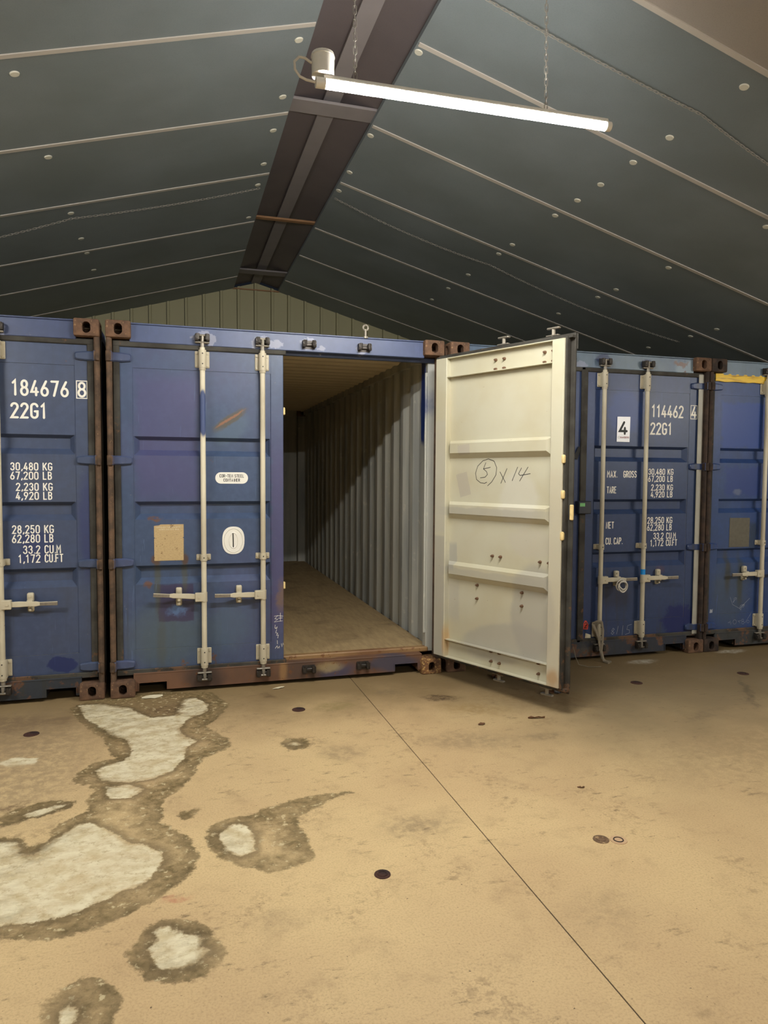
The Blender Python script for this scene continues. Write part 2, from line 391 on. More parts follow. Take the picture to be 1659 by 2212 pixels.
# ------------------------------------------------------------------ the floor
DAMP = [
  [(0.24, 0.08), (0.66, -0.0), (0.79, -0.33), (0.7, -0.54), (0.61, -0.69), (0.65, -0.8), (0.71, -0.92), (0.75, -1.06), (0.68, -1.13), (0.6, -1.19), (0.54, -1.3), (0.5, -1.44), (0.46, -1.57), (0.39, -1.64), (0.36, -1.72), (0.39, -1.82), (0.37, -1.88), (0.44, -1.98), (0.5, -2.08), (0.52, -2.18), (0.5, -2.29), (0.47, -2.38), (0.42, -2.42), (0.38, -2.46), (0.31, -2.51), (0.23, -2.56), (0.16, -2.59), (0.09, -2.61), (0.02, -2.61), (-0.05, -2.6), (-0.18, -2.54), (-0.35, -1.81), (-0.29, -1.83), (-0.19, -1.87), (-0.15, -1.96), (-0.1, -1.93), (-0.08, -1.82), (-0.03, -1.74), (0.05, -1.68), (0.02, -1.57), (0.04, -1.48), (0.01, -1.39), (-0.06, -1.34), (-0.06, -1.22), (0.0, -1.12), (0.11, -1.07), (0.07, -0.94), (0.03, -0.75), (-0.08, -0.56), (-0.19, -0.32), (-0.24, -0.12), (-0.12, 0.02)] ,
  [(-0.34, -1.66), (-0.29, -1.58), (-0.18, -1.53), (-0.08, -1.52), (-0.02, -1.57), (-0.04, -1.64), (-0.13, -1.68), (-0.24, -1.72), (-0.31, -1.73)] ,
  [(0.56, -2.04), (0.59, -1.96), (0.68, -1.92), (0.78, -1.91), (0.87, -1.86), (1.01, -1.81), (1.25, -1.8), (1.26, -1.83), (1.13, -1.88), (0.98, -1.98), (0.96, -2.11), (0.98, -2.24), (0.96, -2.38), (0.86, -2.41), (0.76, -2.4), (0.67, -2.35), (0.61, -2.26), (0.57, -2.18)] ,
  [(0.31, -2.66), (0.37, -2.62), (0.43, -2.61), (0.5, -2.64), (0.54, -2.69), (0.56, -2.75), (0.59, -2.85), (0.57, -2.9), (0.52, -2.92), (0.48, -2.96), (0.42, -2.94), (0.35, -2.9), (0.3, -2.83), (0.29, -2.77)] ,
  [(0.06, -2.9), (0.1, -2.86), (0.15, -2.83), (0.21, -2.86), (0.25, -2.91), (0.28, -2.98), (0.27, -3.04), (0.26, -3.1), (0.06, -3.05)] ,
  [(1.01, -1.1), (1.05, -1.04), (1.11, -1.03), (1.17, -1.07), (1.18, -1.16), (1.13, -1.22), (1.05, -1.22)] ,
  [(0.44, -1.85), (0.46, -1.8), (0.53, -1.81), (0.52, -1.86), (0.47, -1.89)] ,
]
PALE = [
  [(-0.19, -0.08), (-0.06, -0.07), (0.14, -0.22), (0.28, -0.45), (0.43, -0.45), (0.49, -0.12), (0.57, -0.12), (0.64, -0.27), (0.62, -0.45), (0.49, -0.57), (0.45, -0.71), (0.47, -0.81), (0.55, -0.93), (0.48, -1.06), (0.48, -1.19), (0.41, -1.33), (0.32, -1.4), (0.21, -1.41), (0.07, -1.35), (0.03, -1.22), (0.07, -1.15), (0.15, -1.13), (0.2, -1.01), (0.17, -0.83), (0.06, -0.68), (-0.02, -0.54), (-0.13, -0.33)] ,
  [(0.1, -1.44), (0.21, -1.44), (0.28, -1.52), (0.23, -1.59), (0.12, -1.58)] ,
  [(-0.33, -1.87), (-0.28, -1.88), (-0.22, -1.89), (-0.19, -1.94), (-0.19, -2.0), (-0.12, -2.02), (-0.07, -1.92), (0.01, -1.82), (0.08, -1.8), (0.16, -1.91), (0.25, -2.03), (0.32, -2.08), (0.38, -2.14), (0.38, -2.23), (0.35, -2.31), (0.3, -2.36), (0.25, -2.38), (0.21, -2.42), (0.14, -2.45), (0.1, -2.49), (-0.0, -2.5), (-0.07, -2.5), (-0.19, -2.48)] ,
  [(-0.24, -1.65), (-0.16, -1.6), (-0.05, -1.57), (-0.04, -1.59), (-0.14, -1.66), (-0.21, -1.69)] ,
  [(0.61, -2.05), (0.66, -2.0), (0.73, -2.0), (0.76, -2.1), (0.74, -2.24), (0.69, -2.27), (0.64, -2.2)] ,
  [(0.36, -2.66), (0.4, -2.65), (0.44, -2.69), (0.51, -2.73), (0.51, -2.79), (0.53, -2.82), (0.51, -2.85), (0.49, -2.88), (0.43, -2.88), (0.39, -2.86), (0.37, -2.83), (0.35, -2.75), (0.37, -2.73)] ,
  [(0.11, -2.96), (0.13, -2.93), (0.16, -2.96), (0.16, -3.02), (0.12, -3.03)] ,
  [(1.04, -1.12), (1.1, -1.09), (1.14, -1.14), (1.08, -1.18)] ,
  [(-0.49, -0.98), (-0.42, -0.92), (-0.28, -0.95), (-0.29, -1.04), (-0.41, -1.07)] ,
]

BR = lin(98, 76, 54); GY = lin(120, 104, 80)
SPOTS = [  # x, y, rx, ry, rot, colour, opacity, softness
    (-0.56, -0.35, 0.22, 0.16, 0.2, BR, 0.75, 0.4), (0.37, -0.31, 0.16, 0.10, 0.3, BR, 0.8, 0.3), (-0.28, -0.36, 0.08, 0.06, 0, BR, 0.6, 0.3),
    (-0.45, -0.95, 0.42, 0.85, 0.1, lin(136, 116, 88), 0.65, 0.5), (-0.31, -1.54, 0.07, 0.05, 0.3, BR, 0.7, 0.4),
    (0.43, -2.48, 0.05, 0.02, 0, lin(178, 110, 84), 0.6, 0.6), (1.33, -1.33, 0.12, 0.11, 0, GY, 0.45, 0.5), (0.78, -2.72, 0.08, 0.07, 0, GY, 0.25, 0.6),
    (2.21, -0.57, 0.12, 0.06, -0.4, lin(80, 62, 44), 0.9, 0.4), (2.08, -1.35, 0.24, 0.12, -0.2, GY, 0.5, 0.7), (1.47, -2.23, 0.16, 0.09, 0, GY, 0.55, 0.8),
    (2.56, -1.41, 0.12, 0.05, 0, GY, 0.6, 0.6), (3.74, -1.36, 0.20, 0.06, 0.4, GY, 0.6, 0.6), (4.81, -0.44, 0.40, 0.10, 0.3, GY, 0.7, 0.6),
    (3.12, -1.01, 0.12, 0.04, -0.3, GY, 0.8, 0.5), (4.42, -1.03, 0.03, 0.36, -0.63, lin(92, 80, 62), 0.7, 0.5), (1.45, -0.55, 0.14, 0.08, 0, lin(128, 116, 70), 0.5, 0.5),
    (1.90, -0.35, 0.10, 0.06, 0, GY, 0.5, 0.5), (2.35, -0.85, 0.22, 0.10, -0.5, lin(140, 112, 66), 0.5, 0.7), (2.9, -0.75, 0.40, 0.22, -0.5, lin(128, 102, 66), 0.6, 0.7), (3.6, -1.9, 0.7, 0.35, 0.2, lin(146, 126, 92), 0.5, 0.8), (4.2, -0.12, 0.12, 0.05, 0, lin(190, 184, 168), 0.7, 0.5),
    (5.2, -0.02, 0.14, 0.05, 0, lin(190, 184, 168), 0.7, 0.5), (1.05, -0.20, 0.05, 0.06, 0.2, BR, 0.7, 0.5), (3.70, -2.6, 0.35, 0.2, 0, GY, 0.35, 0.8), (1.9, -3.0, 0.16, 0.12, 0.4, GY, 0.25, 0.8),
]
M_['floor'] = concrete()

def sdf(polys, X, Y):
    """signed distance to a set of polygons, negative inside"""
    best = np.full(X.shape, 9.0)
    for P in polys:
        P = np.array(P, float); Q = np.roll(P, -1, 0)
        d = np.full(X.shape, 9.0); ins = np.zeros(X.shape, bool)
        for (ax, ay), (bx, by) in zip(P, Q):
            ex, ey = bx-ax, by-ay; L = ex*ex+ey*ey+1e-12
            t = np.clip(((X-ax)*ex+(Y-ay)*ey)/L, 0, 1)
            d = np.minimum(d, np.hypot(X-ax-t*ex, Y-ay-t*ey))
            c = ((ay > Y) != (by > Y)) & (X < ex*(Y-ay)/(ey+1e-12)+ax)
            ins ^= c
        best = np.minimum(best, np.where(ins, -d, d))
    return best

XW, XE, YS, YN = -5.2, 8.6, -12.5, 6.2        # inner faces of the shed
JX = 1.716                                     # the floor joint runs under the ridge
floor = empty('floor'); tag(floor, kind='structure')
def slab(xs, ys):
    nx, ny = len(xs), len(ys)
    X, Y = np.meshgrid(xs, ys, indexing='ij')
    V = np.stack([X.ravel(), Y.ravel(), np.zeros(nx*ny)], 1)
    i = np.arange(nx*ny).reshape(nx, ny)
    F = np.stack([i[:-1, :-1].ravel(), i[1:, :-1].ravel(), i[1:, 1:].ravel(), i[:-1, 1:].ravel()], 1).tolist()
    # skirt and underside, so that the slab has its thickness
    ring = list(i[:, 0]) + list(i[-1, 1:]) + list(i[-2::-1, -1]) + list(i[0, -2:0:-1])
    low = V[ring].copy(); low[:, 2] = -0.15; b = nx*ny; n = len(ring)
    V = np.concatenate([V, low])
    F += [[ring[k], b+k, b+(k+1) % n, ring[(k+1) % n]] for k in range(n)] + [list(range(b, b+n))[::-1]]
    me = bpy.data.meshes.new('slab'); me.from_pydata(V.tolist(), [], [[int(q) for q in f] for f in F]); me.update()
    for nm, pol in (('damp', DAMP), ('pale', PALE)):
        a = me.attributes.new(nm, 'FLOAT', 'POINT'); a.data.foreach_set('value', sdf(pol, V[:, 0], V[:, 1]).astype(np.float32))
    return obj('slab', me, M_['floor'], floor)
fine = list(np.arange(-0.62, 1.42, 0.016))
slab([XW, -3, -1.5, -0.9] + fine + [1.55, JX-0.0025], [YS, -6, -4, -3.5] + list(np.arange(-3.15, 0.2, 0.016)) + [0.6, 2, YN+0.1])
slab([JX+0.0025, 3, 4.5, 6, XE], [YS, -6, -4, -2, 0, 2, YN+0.1])
mb = MB().box((JX-0.0025, YS, -0.1), (JX+0.0025, YN, -0.003)); obj('joint_filler', mb, M_['darkrust'], floor)

# ------------------------------------------------------------------ walls
SL = 0.28; ZR = 4.44; GL, GR = 1.335, 2.02      # roof slope, height and the two edges of the open ridge strip
def zroof(x): return ZR - SL*((GL-x) if x < GL else (x-GR) if x > GR else -min(x-GL, GR-x))
back = empty('wall_back'); tag(back, kind='structure')
PIT = 0.2625; k0 = 1.383
x = k0 - PIT*25
while x < XE:
    a, b = max(x, XW), min(x+PIT, XE)
    if b-a > 0.08:
        zt = lambda q: zroof(q)+0.012
        prof = [(a, YN), (a+0.006, YN-0.022), (a+0.040, YN-0.022), (a+0.046, YN), (b-0.004, YN), (b-0.004, YN+0.03), (a, YN+0.03)]
        m = MB(); A = [m.v(px, py, 0) for px, py in prof]; B = [m.v(px, py, zt(px)) for px, py in prof]
        for k in range(len(prof)): m.face([A[k], A[(k+1) % 7], B[(k+1) % 7], B[k]])
        m.face(A[::-1]); m.face(B)
        obj('cladding_panel', m, M_['clad'], back)
    x += PIT
mb = MB().box((GL-0.02, YN-0.03, ZR-0.012), (GR+0.02, YN-0.005, ZR+0.005)); obj('ridge_trim', mb, M_['timber'], back)
for nm, lo, hi in (('wall_left', (XW-0.1, YS, 0), (XW, YN, zroof(XW)+0.02)), ('wall_right', (XE, YS, 0), (XE+0.1, YN, zroof(XE)+0.02)),
                   ('wall_front', (XW, YS-0.1, 0), (XE, YS, 4.6))):
    tag(obj(nm, MB().box(lo, hi), M_['room']), kind='structure')

# ------------------------------------------------------------------ ceiling
ceil = empty('ceiling', (0, 0, 0)); tag(ceil, kind='structure')
seams = [5.5, 4.24, 3.17, 1.83, 0.65, -0.51, -1.64]
while seams[-1] > YS: seams.append(seams[-1]-1.2)
ys = [YN] + [s for s in seams if s > YS+0.3] + [YS]
TH = 0.035
def slope_box(m, xa, xb, y0, y1, d0, d1):
    """box lying on the roof slope between xa and xb, from d0 below to d1 above the board face"""
    V = []
    for xx in (xa, xb):
        for yy in (y0, y1):
            for dd in (d0, d1): V.append(m.v(xx, yy, zroof(xx)+dd))
    for f in [(0, 1, 3, 2), (4, 6, 7, 5), (0, 4, 5, 1), (2, 3, 7, 6), (0, 2, 6, 4), (1, 5, 7, 3)]: m.face([V[i] for i in f])
for side, xa, xb in ((0, XW, GL), (1, GR, XE)):
    for i in range(len(ys)-1):
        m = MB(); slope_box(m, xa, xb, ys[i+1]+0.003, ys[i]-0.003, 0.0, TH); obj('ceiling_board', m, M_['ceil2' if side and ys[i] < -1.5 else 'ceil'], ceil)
    for yy in ys[1:-1]:
        m = MB(); slope_box(m, xa+0.01, xb-0.005 if side == 0 else xb-0.01, yy-0.019, yy+0.019, -0.007, 0.0); obj('joint_strip', m, M_['strip'], ceil)
# round fixing washers
wm = MB(); wm.cyl((0, 0, 0.004), (0, 0, -0.004), 0.030, 18, 0.026); wme = wm.mesh('washer')
wash = [(3.80, y) for y in (-1.477, -0.80, -0.388, 0.039, 0.387, 0.76, 1.615, 1.934, 2.76, 3.4, 4.0)] + [(5.06, y) for y in (-0.4, 0.784, 1.634, 1.981, 2.836)] + \
       [(6.34, y) for y in (1.565, 1.989, 2.77)] + [(2.055, y) for y in (-0.431, 0.80, 1.556, 2.011)] + [(1.25, y) for y in (-0.351, 0.38, 0.924, 1.586, 2.076, 3.0)] + \
       [(-0.455, y) for y in (-0.322, 0.833, 2.027, 2.754, 3.242, 3.902)]
for x, y in wash:
    obj('washer', wme, M_['washer'], ceil, (x, y, zroof(x)-0.003), (0, math.atan(SL) if x > 1.7 else -math.atan(SL), 0))
# open ridge strip: two dark boards up to the ridge, a cover board along it and cross battens
XR = (GL+GR)/2; ZT = ZR+SL*(XR-GL)+0.05
for s in (-1, 1):
    m = MB(); xa = XR+s*0.42
    P = [(XR, ZT), (xa, ZT-SL*0.42), (xa, ZT-SL*0.42+0.02), (XR, ZT+0.02)]
    m.prism(P, 1, YS, YN); obj('ridge_board', m, M_['ridge'], ceil)
m = MB().box((XR-0.075, YS, ZT-0.045), (XR+0.06, YN, ZT-0.012)); obj('ridge_cover', m, M_['ridge2'], ceil)
for y, wd, mt in ((0.58, 0.20, 'ridge2'), (3.14, 0.07, 'timber'), (5.34, 0.20, 'ridge2'), (-2.9, 0.2, 'ridge2')):
    obj('cross_batten', MB().box((GL-0.03, y-wd/2, ZR+0.030), (GR+0.03, y+wd/2, ZR+0.052), 0.003), M_[mt], ceil)

# ------------------------------------------------------------------ stroke lettering
def arc(cx, cy, rx, ry, a0, a1, n=9):
    return [(cx+rx*math.cos(math.radians(a0+(a1-a0)*i/n)), cy+ry*math.sin(math.radians(a0+(a1-a0)*i/n))) for i in range(n+1)]
W0 = 0.44; H0 = W0/2
def stad(w=W0, r=0.22): return arc(w/2, 1-r, w/2, r, 0, 180) + arc(w/2, r, w/2, r, 180, 360)
GL_ = {
 '0': [stad()+[(W0, 0.78)]], 'O': [stad()+[(W0, 0.78)]],
 '1': [[(0.08, 0.82), (0.24, 1), (0.24, 0)]],
 '2': [arc(H0, 0.77, H0, 0.23, 170, -25)+[(0.0, 0.0), (W0, 0.0)]],
 '3': [arc(0.21, 0.76, 0.20, 0.24, 165, -85), arc(0.21, 0.27, H0, 0.27, 82, -165)],
 '4': [[(0.28, 1), (0.0, 0.24), (W0+0.02, 0.24)], [(0.33, 0.52), (0.33, 0.0)]],
 '5': [[(0.40, 1), (0.05, 1), (0.03, 0.56)]+arc(0.21, 0.31, H0, 0.31, 105, -160)],
 '6': [[(0.33, 1.0), (0.10, 0.55)]+arc(H0, 0.27, H0, 0.27, 150, 510, 16)],
 '7': [[(0.0, 1), (W0, 1), (0.17, 0)]],
 '8': [arc(H0, 0.76, 0.185, 0.24, 0, 360, 14), arc(H0, 0.265, H0, 0.265, 0, 360, 14)],
 '9': [[(0.11, 0.0), (0.34, 0.45)]+arc(H0, 0.73, H0, 0.27, -30, 330, 16)],
 'A': [[(0, 0), (H0, 1), (W0, 0)], [(0.08, 0.30), (0.36, 0.30)]],
 'B': [[(0, 0), (0, 1), (0.2, 1)]+arc(0.2, 0.765, 0.2, 0.235, 90, -90)+[(0, 0.53)], [(0.2, 0.53)]+arc(0.2, 0.265, H0, 0.265, 90, -90)+[(0, 0)]],
 'C': [arc(H0, 0.78, H0, 0.22, 10, 180)+arc(H0, 0.22, H0, 0.22, 180, 350)],
 'D': [[(0, 0), (0, 1), (0.18, 1)]+arc(0.18, 0.72, 0.26, 0.28, 90, 0)+arc(0.18, 0.28, 0.26, 0.28, 0, -90)+[(0, 0)]],
 'E': [[(0.38, 1), (0, 1), (0, 0), (0.38, 0)], [(0, 0.52), (0.32, 0.52)]], 'F': [[(0.38, 1), (0, 1), (0, 0)], [(0, 0.52), (0.32, 0.52)]],
 'G': [arc(H0, 0.78, H0, 0.22, 10, 180)+arc(H0, 0.22, H0, 0.22, 180, 360)+[(W0, 0.46), (0.25, 0.46)]],
 'H': [[(0, 0), (0, 1)], [(W0, 0), (W0, 1)], [(0, 0.52), (W0, 0.52)]], 'I': [[(0.2, 0), (0.2, 1)]],
 'K': [[(0, 0), (0, 1)], [(0.42, 1), (0.04, 0.42)], [(0.15, 0.58), (W0, 0)]], 'L': [[(0, 1), (0, 0), (0.38, 0)]],
 'M': [[(0, 0), (0, 1), (H0, 0.45), (W0, 1), (W0, 0)]], 'N': [[(0, 0), (0, 1), (W0, 0), (W0, 1)]],
 'P': [[(0, 0), (0, 1), (0.22, 1)]+arc(0.22, 0.74, 0.2, 0.26, 90, -90)+[(0, 0.48)]],
 'R': [[(0, 0), (0, 1), (0.22, 1)]+arc(0.22, 0.745, 0.2, 0.255, 90, -90)+[(0, 0.49)], [(0.2, 0.49), (W0, 0)]],
 'S': [arc(H0, 0.76, 0.21, 0.24, 20, 265)+arc(H0, 0.26, H0, 0.26, 85, -160)],
 'T': [[(0, 1), (W0, 1)], [(H0, 1), (H0, 0)]], 'U': [[(0, 1)]+arc(H0, 0.22, H0, 0.22, 180, 360)+[(W0, 1)]],
 'V': [[(0, 1), (H0, 0), (W0, 1)]], 'X': [[(0, 0), (W0, 1)], [(0, 1), (W0, 0)]],
 ',': [[(0.14, 0.10), (0.05, -0.12)]], '.': [[(0.10, 0.03), (0.11, 0.04)]], '-': [[(0.04, 0.5), (0.38, 0.5)]], ' ': [],
}
def text_strokes(s, x0, x1, z0, h):
    """lay out a string so that it fills x0..x1 exactly, cap height h above z0"""
    wt = {'.': 0.42, ',': 0.50, ' ': 0.62, '1': 0.86, 'I': 0.60, 'M': 1.12, '-': 0.9}
    W = [wt.get(c, 1.0) for c in s]; tot = sum(W[:-1]) + 0.66*W[-1]; adv = (x1-x0)/tot; k = adv*0.62/W0 if len(s) > 1 else (x1-x0)/W0
    out = []; cx = x0
    for c, wd in zip(s, W):
        sh = -0.05*adv if c in '.,' else -0.06*adv if c == '1' else 0.0
        kk = k*(1.12 if c == 'M' else 1.0)
        for st in GL_[c]: out.append([(cx+sh+px*kk, z0+pz*h) for px, pz in st])
        cx += adv*wd
    return out

# ------------------------------------------------------------------ container meshes, shared by the whole row
CW, CH, CL = 2.438, 2.591, 6.058
PX, PY = 0.015, 0.008           # hinge pivot, from the outer edge of the post
HE = 0.055                      # hinge edge of a door
DW = 1.150                      # door width
ZB, ZD = 0.180, 2.430           # door bottom, door top
YF, YP, YI = 0.066, 0.071, 0.118  # outer frame face, panel face, inner frame face
RODS = (0.577, 0.995)           # from the hinge edge
HINGES = (2.348, 1.646, 0.937, 0.222)
ME = {}

def casting():
    m = MB().box((0, 0, 0), (0.162, 0.178, 0.118), 0.012, 2)
    base = bpy.data.objects.new('tmp', m.mesh('corner_casting')); COL.objects.link(base)
    tmp = []
    def cutter(axis, ca, cb, ra, rb, lo, hi):
        c = MB(); n = 20; poly = []
        for k in range(n):
            a = 2*math.pi*k/n
            pa = math.cos(a)*ra; pb = math.sin(a)*min(ra, rb) + (rb-min(ra, rb))*(1 if math.sin(a) > 0 else -1)
            poly.append((ca+pa, cb+pb))
        c.prism(poly, axis, lo, hi)
        o = bpy.data.objects.new('cut', c.mesh('cut')); COL.objects.link(o); tmp.append(o)
        md = base.modifiers.new('b', 'BOOLEAN'); md.object = o; md.operation = 'DIFFERENCE'; md.solver = 'EXACT'
    cutter(1, 0.081, 0.058, 0.027, 0.038, -0.01, 0.15)
    cutter(0, 0.089, 0.058, 0.030, 0.036, -0.01, 0.17)
    dg = bpy.context.evaluated_depsgraph_get(); dg.update()
    me = bpy.data.meshes.new_from_object(base.evaluated_get(dg)); me.name = 'corner_casting'
    for o in tmp+[base]: bpy.data.objects.remove(o)
    me.materials.clear()
    for q in me.polygons: q.use_smooth = True
    me.set_sharp_from_angle(angle=math.radians(30))
    return me
ME['casting'] = casting()

def corrug(prof_len, pitch, depth, lo, hi, vert=True):
    """trapezoid offsets along a run: list of (t, d)"""
    pts = []; t = lo
    a, b = pitch*0.26, pitch*0.24
    while t < hi-pitch*0.5:
        pts += [(t, 0), (t+a, 0), (t+a+b, depth), (t+2*a+b, depth)]; t += pitch
    pts.append((hi, 0)); return [p for p in pts if p[0] <= hi]
def side_wall(s):
    m = MB(); P = corrug(0, 0.278, 0.034, 0.20, 5.90)
    xo = 2.432 if s > 0 else 0.006
    f = -1 if s > 0 else 1
    cols = []
    for t, d in P:
        cols.append([m.v(xo+f*d, t, 0.15), m.v(xo+f*d, t, 2.50), m.v(xo+f*(d+0.003), t, 2.50), m.v(xo+f*(d+0.003), t, 0.15)])
    for A, B in zip(cols, cols[1:]):
        for k in range(4): m.face([A[k], A[(k+1) % 4], B[(k+1) % 4], B[k]])
    m.face(cols[0]); m.face(cols[-1][::-1])
    return m.mesh('side_wall', 20)
ME['side_wall_l'] = side_wall(-1); ME['side_wall_r'] = side_wall(1)
def roof_sheet():
    m = MB(); P = corrug(0, 0.209, 0.022, 0.13, 5.98); cols = []
    for t, d in P: cols.append([m.v(0.05, t, 2.545+d), m.v(2.388, t, 2.545+d), m.v(2.388, t, 2.548+d), m.v(0.05, t, 2.548+d)])
    for A, B in zip(cols, cols[1:]):
        for k in range(4): m.face([A[k], A[(k+1) % 4], B[(k+1) % 4], B[k]])
    m.face(cols[0]); m.face(cols[-1][::-1])
    return m.mesh('roof_sheet', 20)
ME['roof'] = roof_sheet()
def end_wall():
    m = MB(); P = corrug(0, 0.25, 0.045, 0.16, 2.28); cols = []
    for t, d in P: cols.append([m.v(t, 5.985+d, 0.15), m.v(t, 5.985+d, 2.5), m.v(t, 5.988+d, 2.5), m.v(t, 5.988+d, 0.15)])
    for A, B in zip(cols, cols[1:]):
        for k in range(4): m.face([A[k], A[(k+1) % 4], B[(k+1) % 4], B[k]])
    m.face(cols[0]); m.face(cols[-1][::-1])
    return m.mesh('end_wall', 20)
ME['end'] = end_wall()
def post(s):
    m = MB(); x = lambda a: a if s < 0 else CW-a
    bx = lambda a, b, y0, y1, z0, z1, bev=0.0: m.box((min(x(a), x(b)), y0, z0), (max(x(a), x(b)), y1, z1), bev)
    bx(0.002, 0.038, 0.014, 0.13, 0.10, 2.49, 0.009)
    return m.mesh('corner_post')
def jamb(s):
    m = MB(); x = lambda a: a if s < 0 else CW-a
    m.box((min(x(0.004), x(0.088)), 0.135, 0.15), (max(x(0.004), x(0.088)), 0.215, 2.5), 0.004)
    m.cyl((x(0.096), 0.150, 0.30), (x(0.096), 0.150, 2.36), 0.010, 10)
    for z in (0.3, 1.3, 2.33): m.box((min(x(0.08), x(0.1)), 0.14, z), (max(x(0.08), x(0.1)), 0.16, z+0.03))
    return m.mesh('jamb')
def back_post(s):
    m = MB(); a, b = (0.004, 0.15) if s < 0 else (CW-0.15, CW-0.004)
    m.box((a, 5.90, 0.1), (b, 6.05, 2.5), 0.006); return m.mesh('back_post')
for s, k in ((-1, 'l'), (1, 'r')): ME['post_'+k] = post(s); ME['jamb_'+k] = jamb(s); ME['bpost_'+k] = back_post(s)
def header():
    m = MB().box((0.150, 0.046, 2.456), (CW-0.150, 0.12, 2.576), 0.004)
    m.box((0.150, 0.040, 2.576), (CW-0.150, 0.14, 2.586), 0.002)
    m.box((0.04, 0.125, 2.435), (CW-0.04, 0.16, 2.470))
    return m.mesh('header')
ME['header'] = header()
def sill():
    m = MB(); e = CW-0.150
    m.prism([(0.150, 0.155), (e, 0.155), (e, 0.030), (CW-0.186, 0.030), (CW-0.186, 0.088), (CW-0.372, 0.088), (CW-0.372, 0.030), (0.372, 0.030), (0.372, 0.088), (0.186, 0.088), (0.186, 0.030), (0.150, 0.030)], 1, 0.046, 0.058)
    m.box((0.150, 0.044, 0.147), (e, 0.13, 0.158), 0.002)
    for a in (0.180, CW-0.378): m.box((a, 0.040, 0.088), (a+0.198, 0.22, 0.094)); m.box((a, 0.040, 0.033), (a+0.006, 0.22, 0.088)); m.box((a+0.192, 0.040, 0.033), (a+0.198, 0.22, 0.088))
    return m.mesh('sill')
ME['sill'] = sill()
ME['threshold'] = MB().box((0.07, 0.120, 0.150), (CW-0.07, 0.18, 0.190), 0.008).mesh('threshold')
def rails():
    m = MB()
    for a, b in ((0.004, 0.05), (CW-0.05, CW-0.004)): m.box((a, 0.17, 0.045), (b, 5.9, 0.16))
    m.box((0.15, 5.95, 0.045), (CW-0.15, 6.05, 0.16))
    return m.mesh('bottom_rail')
ME['rails'] = rails()
def toprails():
    m = MB()
    for a, b in ((0.004, 0.066), (CW-0.066, CW-0.004)): m.box((a, 0.17, 2.485), (b, 5.9, 2.555))
    m.box((0.15, 5.95, 2.47), (CW-0.15, 6.05, 2.57))
    return m.mesh('top_rail')
ME['trails'] = toprails()
def keeper():
    m = MB(); m.box((-0.046, -0.004, -0.030), (0.046, 0.0, 0.030))
    for s in (-1, 1):
        m.box((s*0.038-0.013, -0.050, -0.024), (s*0.038+0.013, 0, 0.026), 0.007, 2); m.cyl((s*0.032, -0.046, -0.014), (s*0.032, -0.046, 0.026), 0.013, 8)
        m.cyl((s*0.040, -0.054, 0.004), (s*0.040, -0.046, 0.004), 0.009, 8)
    m.box((-0.03, -0.022, -0.012), (0.03, -0.004, 0.010), 0.004)
    return m.mesh('cam_keeper')
ME['keeper'] = keeper()

# door meshes: u runs from the hinge edge to the free edge along +x, origin on the hinge pivot
OX = HE-PX
def D(u): return u+OX
def door_frame():
    m = MB(); y = PY
    m.box((D(0), YF-y, ZB), (D(0.113), YI-y, ZD), 0.004); m.box((D(1.055), YF-y, ZB), (D(DW), YI-y, ZD), 0.004)
    for z0, z1 in ((2.284, ZD), (ZB, 0.320)):
        m.box((D(0.110), YF-y+0.001, z0), (D(1.058), YF-y+0.009, z1))
        m.box((D(0.110), YF-y+0.002, z1-0.006), (D(1.058), YI-y-0.004, z1)); m.box((D(0.110), YF-y+0.002, z0), (D(1.058), YI-y-0.004, z0+0.006))
    return m
def door_panel():
    m = MB(); y = YP-PY; d = 0.040
    rows = [(2.284, 0), (1.815, 0), (1.793, d), (1.722, d), (1.683, 0), (1.362, 0), (1.340, d), (1.275, d), (1.235, 0), (0.912, 0), (0.890, d), (0.822, d), (0.779, 0), (0.320, 0)]
    us = [(0.112, 0), (0.116, 0), (0.150, 1), (1.020, 1), (1.052, 0), (1.056, 0)]
    G = []
    for off in (0, 1):
        g = [[m.v(D(u), y+dd*k+0.003*off, z) for u, k in us] for z, dd in rows]
        for A, B in zip(g, g[1:]):
            for j in range(len(us)-1):
                q = [A[j], A[j+1], B[j+1], B[j]]; dep = [abs(v.co.y-y-0.003*off) > 0.01 for v in q]
                if sum(dep) == 1:        # mitred corner of a pressed groove
                    k = dep.index(True); q = q[k:]+q[:k]; tri = ([q[0], q[1], q[2]], [q[0], q[2], q[3]])
                else: tri = (q,)
                for t in tri: m.face(t if off == 0 else t[::-1], off)
        G.append(g)
    edge = lambda g: g[0] + [q[-1] for q in g[1:]] + g[-1][-2::-1] + [q[0] for q in g[-2:0:-1]]
    a, b = edge(G[0]), edge(G[1])
    for k in range(len(a)): m.face([a[k], a[(k+1) % len(a)], b[(k+1) % len(a)], b[k]])
    return m
def two_sided(me):
    """slot 0 on the outer face, slot 1 on the inner side"""
    for q in me.polygons: q.material_index = 0 if max(me.vertices[i].co.y for i in q.vertices) < YF-PY+0.006 else 1
    return me
